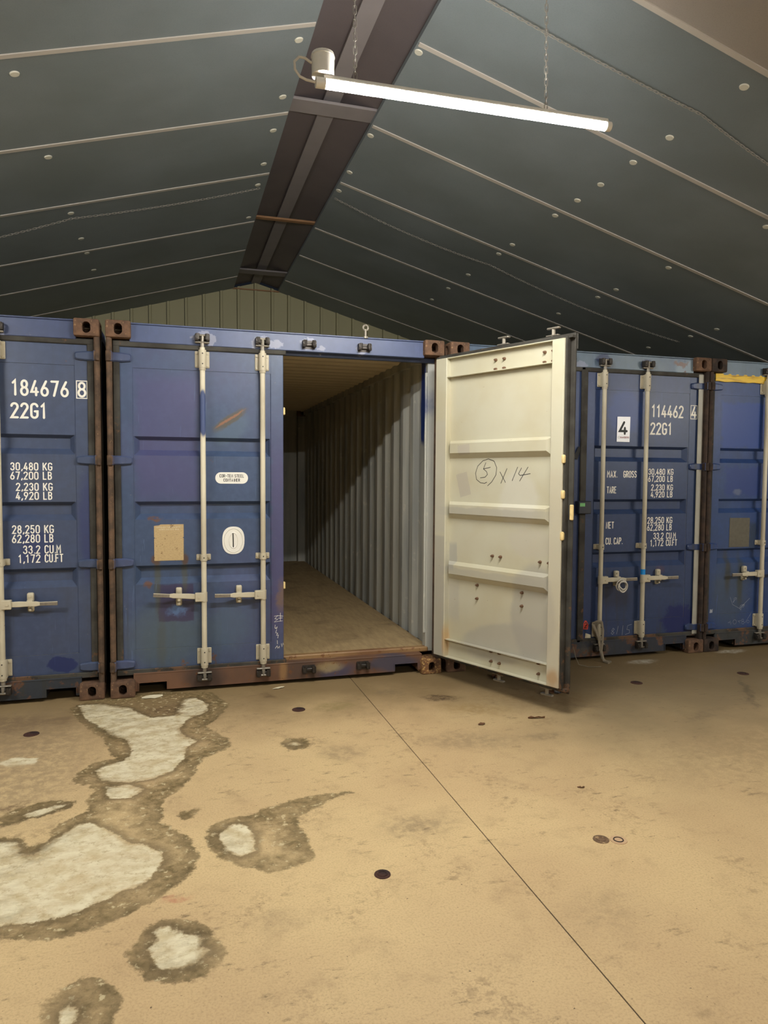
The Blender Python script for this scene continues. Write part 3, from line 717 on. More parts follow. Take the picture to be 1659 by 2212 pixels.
def gasket(free):
    m = MB(); y = PY; u0, u1 = -0.014, (DW+0.046 if free else DW+0.018)
    m.box((D(u0), 0.052-y, 2.424), (D(u1), YF-y, 2.464), 0.005); m.box((D(u0), 0.052-y, 0.144), (D(u1), YF-y, 0.184), 0.005)
    m.box((D(u0), 0.054-y, 0.15), (D(0.030), YF-y, 2.455), 0.005)
    m.box((D(u0), YF-y-0.004, ZD), (D(u1), YI-y-0.02, ZD+0.016)); m.box((D(u0), YF-y-0.004, ZB-0.016), (D(u1), YI-y-0.02, ZB)); m.box((D(-0.012), YF-y, ZB), (D(-0.001), YI-y-0.02, ZD))
    if free:
        m.box((D(DW-0.012), 0.046-y, 0.17), (D(u1), YF-y, 2.44), 0.005); m.box((D(DW+0.001), YF-y-0.004, 0.18), (D(DW+0.016), YI-y-0.012, ZD+0.01))
    return m
def hinge():
    m = MB(); y = 0.046-PY
    P = [(-PX+0.012, -0.033), (0.085, -0.030), (0.140, -0.024), (0.147, -0.016), (0.147, 0.016), (0.140, 0.024), (0.085, 0.032), (-PX+0.012, 0.033)]
    Q = [(a if a < 0.1 else a-0.008, b*0.72) for a, b in P]
    A = [m.v(a, YF-PY+0.001, b) for a, b in P]; B = [m.v(a, y+0.006, b) for a, b in P]; C = [m.v(a, y-0.004, b) for a, b in Q]
    n = len(P)
    for X, Y in ((A, B), (B, C)):
        for k in range(n): m.face([X[k], X[(k+1) % n], Y[(k+1) % n], Y[k]])
    m.face(A[::-1]); m.face(C)
    m.box((-0.004, -0.008, -0.033), (0.026, 0.050, 0.033), 0.004, 1, 1)
    m.cyl((0, 0, -0.033), (0, 0, 0.033), 0.0155, 12, mi=1)
    return m
RY = 0.027-PY
def rod(): return MB().cyl((0, RY, 0.17), (0, RY, 2.44), 0.0185, 16)
def bracket():
    m = MB().box((-0.050, YF-PY-0.008, -0.058), (0.050, YF-PY+0.0005, 0.058), 0.004)
    m.cyl((0, RY, -0.062), (0, RY, 0.062), 0.0265, 16); m.box((-0.026, RY, -0.058), (0.026, YF-PY, 0.058)); m.cyl((0, RY, -0.078), (0, RY, -0.060), 0.023, 16)
    for a in (-0.037, 0.037):
        for b in (-0.042, 0.042): m.cyl((a, YF-PY-0.016, b), (a, YF-PY-0.006, b), 0.0085, 8)
    for b in (-0.036, 0.036): m.cyl((0, RY-0.028, b), (0, RY-0.02, b), 0.0045, 8, mi=1)
    return m
def midbracket():
    m = MB().box((-0.050, YP-PY-0.010, -0.022), (0.050, YP-PY+0.0005, 0.022), 0.004)
    m.cyl((0, RY, -0.022), (0, RY, 0.022), 0.0245, 14); m.box((-0.024, RY, -0.020), (0.024, YP-PY, 0.020))
    for a in (-0.037, 0.037): m.cyl((a, YP-PY-0.018, 0), (a, YP-PY-0.008, 0), 0.0085, 8)
    m.cyl((0, RY-0.027, 0), (0, RY-0.02, 0), 0.0045, 8, mi=1)
    return m
def cam_end(s):
    m = MB(); z = lambda a: s*a
    m.cyl((0, RY, z(-0.035)), (0, RY, z(0.0)), 0.014, 10)
    m.box((-0.050, RY-0.014, min(z(0), z(0.010))), (0.050, RY+0.016, max(z(0), z(0.010))), 0.004)
    m.cyl((0.0, RY-0.004, z(0.01)), (0.0, RY-0.004, z(0.052)), 0.013, 10)
    m.box((-0.046, RY-0.018, min(z(0.046), z(0.060))), (0.050, RY+0.012, max(z(0.046), z(0.060))), 0.005)
    return m
def hub():
    m = MB().box((-0.062, RY-0.024, -0.031), (0.004, RY+0.016, 0.031), 0.004); m.cyl((0, RY, -0.034), (0, RY, 0.034), 0.023, 14)
    m.cyl((-0.038, RY-0.029, 0), (-0.038, RY-0.02, 0), 0.008, 8); return m
def handle():
    m = MB(); y = RY-0.006
    S_ = [(-0.050, 0.000, 0.018, 0.006, 0), (-0.110, 0.0, 0.019, 0.006, 0), (-0.165, -0.004, 0.016, 0.010, 0), (-0.210, -0.008, 0.017, 0.009, 0), (-0.236, -0.012, 0.012, 0.007, 1), (-0.345, -0.014, 0.013, 0.007, 1)]
    rings = []
    for a, dy, hz, hy, mi in S_:
        rings.append([m.v(a, y+dy-hy, -hz), m.v(a, y+dy+hy, -hz), m.v(a, y+dy+hy, hz), m.v(a, y+dy-hy, hz)])
    for i in range(len(rings)-1):
        for k in range(4): m.face([rings[i][k], rings[i][(k+1) % 4], rings[i+1][(k+1) % 4], rings[i+1][k]], S_[i][4])
    m.face(rings[0]); m.face(rings[-1][::-1], 1)
    bmesh.ops.bevel(m.bm, geom=[e for e in m.bm.edges if abs(e.verts[0].co.x-e.verts[1].co.x) > 0.01], offset=0.003, segments=1, affect='EDGES')
    return m
def catch():
    m = MB(); y = YP-PY
    for z0, z1, t in ((0.004, 0.066, 0.034), (-0.066, -0.012, 0.012)):
        m.box((-0.021, y-t, z0), (0.021, y+0.0005, z1), 0.010, 3)
    m.box((-0.019, y-0.062, -0.004), (0.019, y-0.02, 0.020), 0.006, 2)
    m.box((-0.011, y-0.058, -0.030), (0.011, y-0.008, 0.002), 0.004)
    for z in (0.046, -0.046): m.cyl((0, y-0.042, z), (0, y-0.008, z), 0.009, 10)
    return m
def mk(name, f, flip, *a, two=False):
    me = f(*a).mesh(name, 35, flip)
    if two: two_sided(me)
    return me
DM = {}
for dr in (1, -1):
    fl = dr < 0
    DM[dr] = dict(frame=mk('door', door_frame, fl, two=True), panel=mk('panel', door_panel, fl), hinge=mk('hinge', hinge, fl),
                  gasket=mk('gasket', gasket, fl, fl), rod=mk('lock_rod', rod, fl), bracket=mk('rod_bracket', bracket, fl), mid=mk('rod_clamp', midbracket, fl),
                  camt=mk('cam', cam_end, fl, 1), camb=mk('cam', cam_end, fl, -1), hub=mk('handle_hub', hub, fl), handle=mk('handle', handle, fl), catch=mk('handle_catch', catch, fl))

def build_door(root, dr, mats, angle=0.0, droop=(0, 0), gasket_mat=None):
    """dr = 1: hinged on the left post, -1: on the right post"""
    d = DM[dr]; px = PX if dr > 0 else CW-PX
    o = obj('door', d['frame'], [mats['door'], mats['inner']], root, (px, PY, 0), (0, 0, angle))
    obj('panel', d['panel'], [mats['door'], mats['inner']], o)
    obj('gasket', d['gasket'], gasket_mat or M_['gasket'], o)
    for z in HINGES: obj('hinge', d['hinge'], [mats['door'], mats['post']], o, (0, 0, z))
    for i, u in enumerate(RODS):
        x = dr*D(u)
        obj('lock_rod', d['rod'], mats.get('rod%d' % i, M_['rod']), o, (x, 0, 0))
        for z in (2.361, 0.250): obj('rod_bracket', d['bracket'], [M_['rod'], M_['black']], o, (x, 0, z))
        obj('rod_clamp', d['mid'], [M_['rod'], M_['black']], o, (x, 0, 0.963))
        obj('cam', d['camt'], M_['bare'], o, (x, 0, 2.470)); obj('cam', d['camb'], M_['bare'], o, (x, 0, 0.140))
        obj('handle_hub', d['hub'], M_['rod'], o, (x, 0, 0.682))
        obj('handle', d['handle'], [M_['rod'], M_['grip']], o, (x, 0, 0.682), (0, dr*droop[i], 0))
        obj('handle_catch', d['catch'], M_['rod'], o, (x-dr*0.172, 0, 0.687))
    o['px'] = px
    return o

def letter(door, strokes, wd, y, mat, name='lettering', h=0.0008):
    """strokes in container coordinates"""
    px = door['px']
    m = MB().ribbon([[(x-px, z) for x, z in st] for st in strokes], wd, y-PY, h)
    return obj(name, m.mesh(name, 60), mat, door)

def container(label, x0, y0, mats, open_right=0.0, planks=False, droop=((0, 0), (0, 0)), lg=None, rg=None):
    r = empty('shipping_container', (x0, y0, 0)); tag(r, label, 'container', 'row of blue shipping containers')
    for xi in (0, CW-0.162):
        for yi in (0, CL-0.178):
            for zi in (0, CH-0.118): obj('corner_casting', ME['casting'], mats['cast'] if not (xi > 1 and zi == 0 and yi == 0 and 'cast_br' in mats) else mats['cast_br'], r, (xi, yi, zi))
    for k in 'lr':
        obj('corner_post', ME['post_'+k], mats['post'], r); obj('jamb', ME['jamb_'+k], M_['lining'], r); obj('back_post', ME['bpost_'+k], M_['lining'], r)
        obj('side_wall', ME['side_wall_'+k], M_['lining'] if planks else mats['body'], r)
    obj('end_wall', ME['end'], M_['lining'], r); obj('roof_sheet', ME['roof'], M_['roofsheet'], r)
    obj('header', ME['header'], mats['header'], r); obj('sill', ME['sill'], mats['sill'], r); obj('threshold', ME['threshold'], M_['darkrust'] if not planks else mats['thresh'], r)
    obj('bottom_rail', ME['rails'], M_['darkrust'], r); obj('top_rail', ME['trails'], M_['lining'], r)
    for x in (0.632, 1.050, CW-1.050, CW-0.632):
        obj('cam_keeper', ME['keeper'], M_['steel'], r, (x, 0.046, 2.506)); obj('cam_keeper', ME['keeper'], M_['steel'], r, (x, 0.046, 0.100))
    ed = [0.18, 1.06, 2.27, 3.48, 4.69, 5.95]
    for a, b in zip(ed, ed[1:]): obj('floor_board', MB().box((0.05, a+0.001, 0.155), (CW-0.05, b-0.001, 0.184), 0.0015), M_['ply'], r)
    L = build_door(r, 1, mats, 0.0, droop[0], lg); R = build_door(r, -1, mats, open_right, droop[1], rg)
    return r, L, R

# ------------------------------------------------------------------ the row of containers
def masks_door(lst): return [(k, c, r, rot, col, op, wb, sf) for (k, c, r, rot, col, op, wb, sf) in lst]
inner_plain = cream('cream_door_lining', lin(206, 200, 174), lin(196, 188, 158))
def uz(u, z): return (-D(u), z)
GREY = lin(160, 156, 146)
inner_open = cream('cream_open_door_lining', lin(192, 188, 166), lin(184, 177, 150), [
    ('box', uz(0.255, 1.49), (0.055, 0.085), 0.25, lin(172, 164, 150), 0.7, 0.01, 0.05), ('box', uz(0.29, 1.745), (0.06, 0.035), 0.1, lin(176, 168, 156), 0.7, 0.01, 0.08),
    ('ell', uz(0.78, 1.40), (0.16, 0.20), 0.2, lin(198, 195, 182), 0.6, 0.05, 0.2), ('box', uz(0.56, 1.295), (0.48, 0.028), 0, GREY, 0.55, 0.02, 0.3), ('box', uz(0.56, 0.845), (0.48, 0.026), 0, GREY, 0.45, 0.02, 0.3),
    ('box', uz(0.155, 0.95), (0.04, 0.10), 0, lin(160, 158, 150), 0.7, 0.02, 0.2), ('box', uz(0.17, 0.62), (0.06, 0.15), 0, lin(172, 168, 155), 0.6, 0.03, 0.3),
    ('ell', uz(0.92, 0.62), (0.20, 0.34), 0, GREY, 0.65, 0.03, 0.12), ('ell', uz(0.65, 0.38), (0.40, 0.14), 0.2, GREY, 0.6, 0.03, 0.15), ('ell', uz(0.88, 1.10), (0.20, 0.10), 0, lin(186, 180, 164), 0.6, 0.04, 0.2),
    ('box', uz(0.05, 0.6), (0.055, 0.50), 0, GREY, 0.6, 0.0, 0.02), ('box', uz(0.05, 1.55), (0.055, 0.42), 0, lin(182, 178, 166), 0.5, 0.0, 0.05), ('box', uz(1.10, 0.8), (0.055, 0.80), 0, lin(190, 182, 162), 0.5, 0, 0.02),
    ('ell', uz(1.10, 0.24), (0.05, 0.06), 0, lin(165, 120, 62), 0.6, 0.04, 0.6), ('ell', uz(0.11, 0.30), (0.02, 0.10), 0, lin(190, 140, 70), 0.5, 0.03, 0.6)], 4.0, 0.705)

BG = lin(86, 88, 74)
matsA = dict(door=blue_paint('blue_paint_flat_a', lin(68, 82, 114), lin(78, 88, 112), 1.0, [
        ('ell', (-0.263, 0.245), (0.095, 0.058), 0, lin(38, 52, 104), 0.95, 0.03, 0.06), ('box', (-0.40, 1.06), (0.10, 0.10), 0, lin(48, 56, 108), 0.6, 0.02, 0.2),
        ('ell', (-0.08, 1.2), (0.06, 0.35), 0, lin(54, 62, 114), 0.6, 0.03, 0.4)], 0.5, 0.25),
    inner=inner_plain, body=M_['darkrust'], cast=M_['rust2'], post=M_['rust'],
    header=blue_paint('blue_header_a', lin(66, 78, 116), lin(74, 86, 122), 2.0, [('ell', (1.80, 2.50), (0.06, 0.06), 0, lin(150, 156, 182), 0.8, 0.04, 0.1)], 0.7, 0.6),
    sill=blue_paint('blue_sill_a', lin(52, 58, 66), lin(60, 66, 74), 3.0, [], 1.0, 1.2))
matsB = dict(door=blue_paint('blue_paint_b', lin(70, 88, 120), lin(80, 90, 126), 5.0, [
        ('box', (0.38, 1.80), (0.21, 0.44), 0, lin(88, 82, 130), 0.55, 0.04, 0.2), ('box', (1.15, 1.1), (0.05, 0.7), 0, lin(88, 78, 122), 0.6, 0.04, 0.3),
        ('ell', (0.36, 0.40), (0.26, 0.20), 0, lin(96, 112, 112), 0.5, 0.06, 0.5), ('ell', (0.80, 0.45), (0.16, 0.16), 0, lin(90, 112, 132), 0.5, 0.06, 0.5),
        ('box', (0.425, 0.64), (0.12, 0.132), 0, lin(68, 62, 94), 0.9, 0.012, 0.05), ('ell', (0.44, 0.58), (0.05, 0.04), 0, lin(110, 150, 200), 0.5, 0.06, 0.5),
        ('ell', (0.300, 0.80), (0.020, 0.22), 0, BG, 0.75, 0.01, 0.5), ('ell', (0.485, 0.86), (0.020, 0.15), 0, BG, 0.7, 0.01, 0.5), ('ell', (0.325, 0.35), (0.03, 0.2), 0, BG, 0.45, 0.02, 0.6),
        ('ell', (0.300, 0.95), (0.025, 0.035), 0, lin(102, 72, 54), 0.8, 0.03, 0.5), ('ell', (0.488, 0.95), (0.025, 0.035), 0, lin(96, 68, 54), 0.8, 0.03, 0.5),
        ('ell', (0.82, 1.88), (0.14, 0.08), -0.6, lin(94, 116, 136), 0.5, 0.03, 0.4), ('ell', (0.808, 1.946), (0.135, 0.032), -0.6, lin(92, 84, 66), 0.85, 0.02, 0.3), ('ell', (0.806, 1.952), (0.112, 0.009), -0.6, lin(150, 104, 76), 1.0, 0.014, 0.35),
        ('ell', (0.29, 1.238), (0.045, 0.014), 0, lin(120, 86, 66), 0.85, 0.05, 0.5), ('ell', (0.235, 0.775), (0.022, 0.02), 0, lin(116, 80, 60), 0.9, 0.04, 0.5), ('ell', (1.17, 0.65), (0.03, 0.10), 0, lin(140, 110, 70), 0.6, 0.04, 0.6)], 0.55, 0.35),
    inner=inner_open, body=M_['lining'], cast=M_['rust2'], cast_br=M_['ochre'], post=M_['rust'],
    header=blue_paint('blue_header_b', lin(74, 87, 126), lin(88, 102, 140), 6.0, [
        ('ell', (x, z), r, 0, lin(150, 154, 178), 0.9, 0.05, 0.08) for x, z, r in ((0.64, 2.52, (0.085, 0.045)), (1.09, 2.495, (0.115, 0.035)), (1.385, 2.505, (0.05, 0.045)), (1.80, 2.505, (0.05, 0.04)), (1.48, 2.48, (0.03, 0.02)), (1.03, 2.53, (0.05, 0.03)))], 0.5, 0.4),
    sill=cream('rusty_sill_b', lin(118, 84, 62), lin(92, 68, 54), [('ell', (2.05, 0.10), (0.20, 0.07), 0, lin(70, 68, 82), 0.9, 0.05, 0.3), ('ell', (1.60, 0.07), (0.14, 0.06), 0, lin(66, 66, 90), 0.8, 0.05, 0.4),
        ('ell', (1.33, 0.09), (0.16, 0.08), 0, lin(72, 58, 52), 0.7, 0.04, 0.4), ('ell', (0.64, 0.09), (0.14, 0.09), 0, lin(66, 52, 46), 0.8, 0.04, 0.4), ('ell', (1.20, 0.10), (0.03, 0.09), 0, lin(160, 122, 76), 0.6, 0.02, 0.6), ('ell', (1.55, 0.11), (0.10, 0.04), 0, lin(170, 150, 104), 0.6, 0.05, 0.5)], 2.0, 0.62),
    thresh=cream('rusty_threshold_b', lin(150, 118, 78), lin(120, 84, 56), [], 7.0, 0.58),
    rod0=cream('repainted_rod', lin(214, 206, 182), lin(190, 180, 155), [('ell', (0, 1.98), (0.03, 0.16), 0, lin(44, 66, 114), 0.95, 0.02, 0.1)], 2.0, 0.68))
matsC = dict(door=blue_paint('blue_paint_c', lin(50, 68, 110), lin(56, 74, 110), 9.0, [
        ('ell', (-0.20, 0.27), (0.17, 0.15), 0, lin(30, 44, 102), 0.95, 0.06, 0.08), ('ell', (-0.80, 2.12), (0.16, 0.18), 0, lin(48, 76, 144), 0.7, 0.06, 0.3),
        ('ell', (-1.27, 0.84), (0.06, 0.07), 0, lin(110, 112, 120), 0.5, 0.05, 0.4), ('ell', (-0.42, 0.74), (0.05, 0.03), -0.4, lin(120, 70, 70), 0.3, 0.03, 0.5), ('ell', (-0.85, 0.55), (0.14, 0.12), 0, lin(50, 52, 66), 0.5, 0.05, 0.5)], 0.7, 0.25),
    inner=inner_plain, body=M_['darkrust'], cast=M_['rust2'], post=M_['darkrust'],
    header=blue_paint('blue_header_c', lin(92, 110, 132), lin(118, 136, 146), 10.0, [('ell', (1.39, 2.52), (0.06, 0.05), 0, lin(52, 62, 96), 0.9, 0.05, 0.2), ('ell', (1.81, 2.52), (0.06, 0.05), 0, lin(52, 62, 96), 0.9, 0.05, 0.2), ('box', (2.2, 2.5), (0.10, 0.06), 0, lin(150, 170, 182), 0.7, 0.05, 0.3), ('ell', (2.15, 2.54), (0.07, 0.02), 0, lin(120, 78, 52), 0.8, 0.06, 0.4), ('ell', (1.17, 2.47), (0.06, 0.03), 0, lin(150, 158, 180), 0.8, 0.04, 0.2)], 0.5, 0.9),
    sill=blue_paint('blue_sill_c', lin(52, 58, 74), lin(66, 68, 70), 11.0, [('ell', (1.35, 0.09), (0.14, 0.06), 0, lin(104, 96, 82), 0.6, 0.08, 0.5)], 1.0, 0.9))
matsD = dict(door=blue_paint('blue_paint_d', lin(48, 74, 128), lin(56, 80, 126), 13.0, [
        ('box', (0.40, 2.02), (0.24, 0.20), 0, lin(38, 74, 154), 0.85, 0.04, 0.1), ('box', (0.42, 1.52), (0.20, 0.13), 0, lin(40, 64, 134), 0.7, 0.05, 0.15), ('ell', (0.36, 1.42), (0.04, 0.03), 0, lin(120, 130, 150), 0.6, 0.03, 0.4),
        ('ell', (0.30, 0.48), (0.22, 0.28), 0, lin(86, 98, 100), 0.5, 0.06, 0.5), ('ell', (0.28, 0.70), (0.03, 0.18), 0, lin(72, 70, 52), 0.7, 0.01, 0.6), ('ell', (0.42, 0.62), (0.03, 0.22), 0, lin(70, 72, 54), 0.7, 0.01, 0.6), ('box', (0.54, 1.02), (0.035, 0.12), 0, lin(44, 60, 80), 0.8, 0.03, 0.2)], 0.7, 0.4),
    inner=inner_plain, body=M_['darkrust'], cast=M_['darkrust'], post=M_['darkrust'],
    header=blue_paint('blue_header_d', lin(100, 120, 142), lin(118, 138, 152), 14.0, [], 0.6, 0.3),
    sill=blue_paint('blue_sill_d', lin(70, 72, 70), lin(60, 62, 66), 15.0, [], 1.0, 1.0))

contA, LA, RA = container('blue shipping container lettered 184676, leftmost, closed with rusty corner posts', -2.476, 0.014, matsA)
contB, LB, RB = container('blue shipping container standing open, its right door swung out showing the cream inside', 0.0, 0.0, matsB, math.radians(114.0), True, ((math.radians(5.0), math.radians(1.2)), (0, 0)))
contC, LC, RC = container('dark blue closed shipping container lettered 114462 behind the open cream door', 2.488, 0.004, matsC, rg=M_['gasket'])
contD, LD, RD = container('bright blue closed shipping container with yellow tape over its door, at the right edge', 4.930, 0.004, matsD)

# lettering of the two closed right-hand doors
def weights(door, maxgross):
    Y = YP
    def t(s, x0, x1, z0, h, wd=0.0075): letter(door, text_strokes(s, x0, x1, z0, h), wd, Y, M_['white'])
    t('30,480', 1.872, 2.036, 1.576, 0.047); t('KG', 2.068, 2.122, 1.576, 0.047); t('67,200', 1.870, 2.036, 1.515, 0.047); t('LB', 2.068, 2.119, 1.515, 0.047)
    t('2,230', 1.903, 2.036, 1.440, 0.047); t('KG', 2.068, 2.122, 1.440, 0.047); t('4,920', 1.901, 2.036, 1.380, 0.047); t('LB', 2.068, 2.119, 1.380, 0.047)
    t('28,250', 1.874, 2.038, 1.153, 0.050); t('KG', 2.070, 2.124, 1.153, 0.050); t('62,280', 1.872, 2.038, 1.091, 0.050); t('LB', 2.070, 2.121, 1.091, 0.050)
    t('33.2', 1.938, 2.038, 1.016, 0.050); t('CU.M', 2.070, 2.166, 1.016, 0.050); t('1,172', 1.908, 2.038, 0.955, 0.050); t('CU.FT', 2.070, 2.180, 0.955, 0.050)
    if maxgross:
        t('MAX.', 1.462, 1.562, 1.550, 0.052); t('GROSS', 1.622, 1.748, 1.550, 0.052); t('TARE', 1.462, 1.552, 1.416, 0.052); t('NET', 1.462, 1.535, 1.116, 0.052)
        t('CU. CAP.', 1.462, 1.628, 0.980, 0.052)
for door, num, chk, mg in ((RA, '184676', '8', False), (RC, '114462', '4', True)):
    letter(door, text_strokes(num, 1.891, 2.230 if num[0] == '1' and num[1] == '8' else 2.208, 2.074, 0.095), 0.0145, YP, M_['white'])
    letter(door, text_strokes('22G1', 1.883, 2.096, 1.925, 0.092), 0.0145, YP, M_['white'])
    letter(door, text_strokes(chk, 2.296, 2.338, 2.076, 0.092), 0.0140, YF, M_['white'])
    letter(door, [[(2.284, 2.064), (2.350, 2.064), (2.350, 2.180), (2.284, 2.180), (2.284, 2.064)]], 0.006, YF, M_['white'])
    weights(door, mg)

def plate(door, poly, y, th, mat, name):
    px = door['px']
    return obj(name, MB().prism([(x-px, z) for x, z in poly], 1, y-th-PY, y+0.0004-PY), mat, door)
def rrect(x0, x1, z0, z1, r, n=6):
    out = []
    for cx, cz, a in ((x1-r, z1-r, 0), (x0+r, z1-r, 90), (x0+r, z0+r, 180), (x1-r, z0+r, 270)): out += arc(cx, cz, r, r, a, a+90, n)
    return out
# markings of the open container's closed door
plate(LB, rrect(0.717, 0.948, 1.488, 1.570, 0.040), YP, 0.003, M_['plastic'], 'maker_label')
letter(LB, text_strokes('COR-TEN STEEL', 0.748, 0.919, 1.534, 0.020), 0.0036, YP-0.003, M_['ink']); letter(LB, text_strokes('CONTAINER', 0.776, 0.890, 1.504, 0.019), 0.0036, YP-0.003, M_['ink'])
plate(LB, [(0.842+0.079*math.copysign(abs(math.cos(a))**0.8, math.cos(a)), 1.078+0.100*math.copysign(abs(math.sin(a))**0.8, math.sin(a))) for a in [2*math.pi*k/36 for k in range(36)]], YP, 0.004, M_['plastic'], 'oval_plate')
letter(LB, [[(0.842+0.066*math.cos(2*math.pi*k/30), 1.078+0.086*math.sin(2*math.pi*k/30)) for k in range(31)]], 0.006, YP-0.004, M_['plastic'], 'plate_rim', 0.003)
letter(LB, [[(0.842+0.030*math.cos(2*math.pi*k/30), 1.078+0.056*math.sin(2*math.pi*k/30)) for k in range(31)]], 0.010, YP-0.004, M_['plastic'], 'plate_rim', 0.003)
letter(LB, [[(0.839, 1.128), (0.8405, 1.08), (0.841, 1.030)]], 0.007, YP-0.006, M_['ink'], 'slot')
plate(LB, [(0.296, 0.944), (0.494, 0.944), (0.496, 1.10), (0.488, 1.105), (0.496, 1.11), (0.496, 1.200), (0.340, 1.200), (0.330, 1.194), (0.296, 1.190), (0.296, 1.110), (0.304, 1.105), (0.296, 1.10)], YP, 0.003, M_['plate'], 'data_plate')
letter(LB, text_strokes('APPROVED FOR TRANSPORT', 0.312, 0.482, 1.176, 0.008), 0.0016, YP-0.003, M_['paper']); letter(LB, text_strokes('UNDER CUSTOMS SEAL', 0.330, 0.466, 1.161, 0.008), 0.0016, YP-0.003, M_['paper'])
cb = lambda x, y: (1.135+(x-1470)*0.000867, 0.536-(y-960)*0.000925)
letter(LB, [[cb(*q) for q in st] for st in ([(1470, 990), (1500, 985), (1475, 1010), (1500, 1015), (1470, 1036), (1540, 1030)], [(1498, 986), (1545, 992)], [(1505, 1008), (1540, 1006)], [(1522, 965), (1522, 1030)],
    [(1478, 1060), (1475, 1085), (1490, 1092), (1496, 1076), (1478, 1088)], [(1490, 1100), (1482, 1124), (1500, 1128), (1490, 1140)], [(1488, 1145), (1505, 1142), (1500, 1168)], [(1495, 1186), (1497, 1216)], [(1478, 1250), (1494, 1230), (1500, 1250), (1515, 1234), (1513, 1250)], [(1530, 1214), (1535, 1240), (1545, 1210), (1550, 1226)])], 0.0028, YF, M_['white'], 'chalk_marks')
for z in (2.02, 0.735): obj('tab', MB().box((D(DW)-0.002, YF-PY+0.002, z-0.026), (D(DW)+0.014, YF-PY+0.03, z+0.026), 0.004), M_['tab'], LB)
# handwriting and bolts inside the open door
def cw(x, y): u = 0.373+(x-478)*0.000957; return (-D(u), 1.675-((y-1330)+(x-580)*0.029)*0.000644)
HW = [[(592, 1585), (570, 1600), (530, 1595), (490, 1560), (478, 1490), (500, 1410), (550, 1350), (605, 1328), (660, 1352), (685, 1420), (680, 1500), (640, 1580), (600, 1625)],
      [(580, 1370), (557, 1440), (588, 1468), (597, 1500), (575, 1530), (527, 1540)], [(557, 1440), (625, 1420)], [(718, 1468), (770, 1580)], [(783, 1430), (727, 1592)], [(880, 1412), (832, 1558)], [(915, 1420), (888, 1482), (903, 1500), (993, 1478)], [(972, 1410), (900, 1558)]]
m = MB().ribbon([[cw(*q) for q in st] for st in HW], 0.0045, YP+0.003-PY, -0.0006, -0.0004); obj('handwriting', m.mesh('handwriting', 60), M_['ink'], RB)
bm_ = MB().cyl((0, 0, 0), (0, 0.016, 0), 0.011, 10, 0.009).cyl((0, 0.01, 0), (0, 0.024, 0), 0.006, 8).mesh('bolt')
for u, z in ((0.555, 2.365), (0.632, 2.365), (0.555, 2.300), (0.632, 2.300), (0.972, 2.365), (0.972, 2.300), (1.040, 2.365), (1.040, 2.300), (0.548, 0.988), (0.622, 0.988), (0.962, 0.985), (1.034, 0.985), (0.408, 0.762), (0.408, 0.664), (0.816, 0.760), (0.816, 0.668),
             (0.550, 0.304), (0.627, 0.304), (0.550, 0.232), (0.627, 0.232), (0.966, 0.304), (0.966, 0.232)):
    rail = z > 2.28 or z < 0.32
    obj('bolt', bm_, M_['rust2'], RB, (-D(u), (YF+0.009 if rail else YP+0.003)-PY-0.001, z))
for z, dy in ((1.666, 0.0), (1.439, 0.0), (1.173, 0.0)): obj('tab', MB().box((-D(DW)-0.016, YI-PY-0.026, z-0.027), (-D(DW)+0.008, YI-PY+0.003, z+0.027), 0.007, 2), M_['tab'], RB)
obj('tab', MB().box((-D(DW)-0.054, YF-PY-0.010, 1.275), (-D(DW)-0.030, YF-PY+0.01, 1.375), 0.005), M_['tab'], RB)
m = MB().box((-D(DW)-0.050, 0.040-PY, 2.36), (-D(DW)+0.13, 0.046-PY, 2.462), 0.004); obj('corner_flap', m, M_['gasket'], RB)
# eye bolt on the header of the open container
m = MB().cyl((1.82, 0.05, 2.578), (1.82, 0.05, 2.645), 0.009, 10).cyl((1.82, 0.05, 2.578), (1.82, 0.05, 2.592), 0.02, 10)
m.tube([(1.82+0.019*math.cos(a), 0.05, 2.658+0.019*math.sin(a)) for a in [2*math.pi*k/16 for k in range(16)]], 0.008, 8, True); obj('eye_bolt', m, M_['bare'], contB)

# the lettered container behind the door: sign, lock box, stickers, tape
plate(RC, [(1.541, 1.851), (1.667, 1.850), (1.670, 2.064), (1.544, 2.062)], YP-0.004, 0.003, M_['sign'], 'number_sign')
letter(RC, text_strokes('4', 1.568, 1.634, 1.918, 0.098), 0.020, YP-0.007, M_['ink']); letter(RC, text_strokes('SANDERS', 1.576, 1.660, 1.882, 0.012), 0.0034, YP-0.007, M_['sanders'])
letter(RC, [[(1.553, 1.881), (1.553, 1.893), (1.562, 1.899), (1.570, 1.890), (1.570, 1.881), (1.553, 1.881)]], 0.0022, YP-0.007, M_['strap'], 'logo')
pxc = RC['px']
lb_ = obj('lock_box', MB().box((1.156-pxc, 0.010-PY, 1.244), (1.277-pxc, 0.072-PY, 1.350), 0.006), matsC['sill'], RC)
obj('tag', MB().box((1.166-pxc, 0.0085-PY, 1.306), (1.214-pxc, 0.011-PY, 1.334)), M_['green'], RC)
plate(LC, [(1.121, 1.712), (1.158, 1.694), (1.203, 1.792), (1.170, 1.803)], YF-0.008, 0.004, M_['black'], 'rubber_flap')
plate(RC, [(1.256, 0.262), (1.300, 0.258), (1.306, 0.300), (1.286, 0.334), (1.270, 0.336), (1.258, 0.31)], YF, 0.0015, M_['red'], 'sticker')
letter(RC, text_strokes('2', 1.268, 1.292, 0.272, 0.044), 0.006, YF-0.0015, M_['ink'])
plate(RC, [(1.275, 0.186), (1.330, 0.183), (1.331, 0.210), (1.280, 0.228)], YF, 0.0015, M_['paper'], 'sticker')
obj('tape', MB().cyl((-D(RODS[0]), RY, 0.703), (-D(RODS[0]), RY, 0.762), 0.0198, 16), M_['bluetape'], RC)
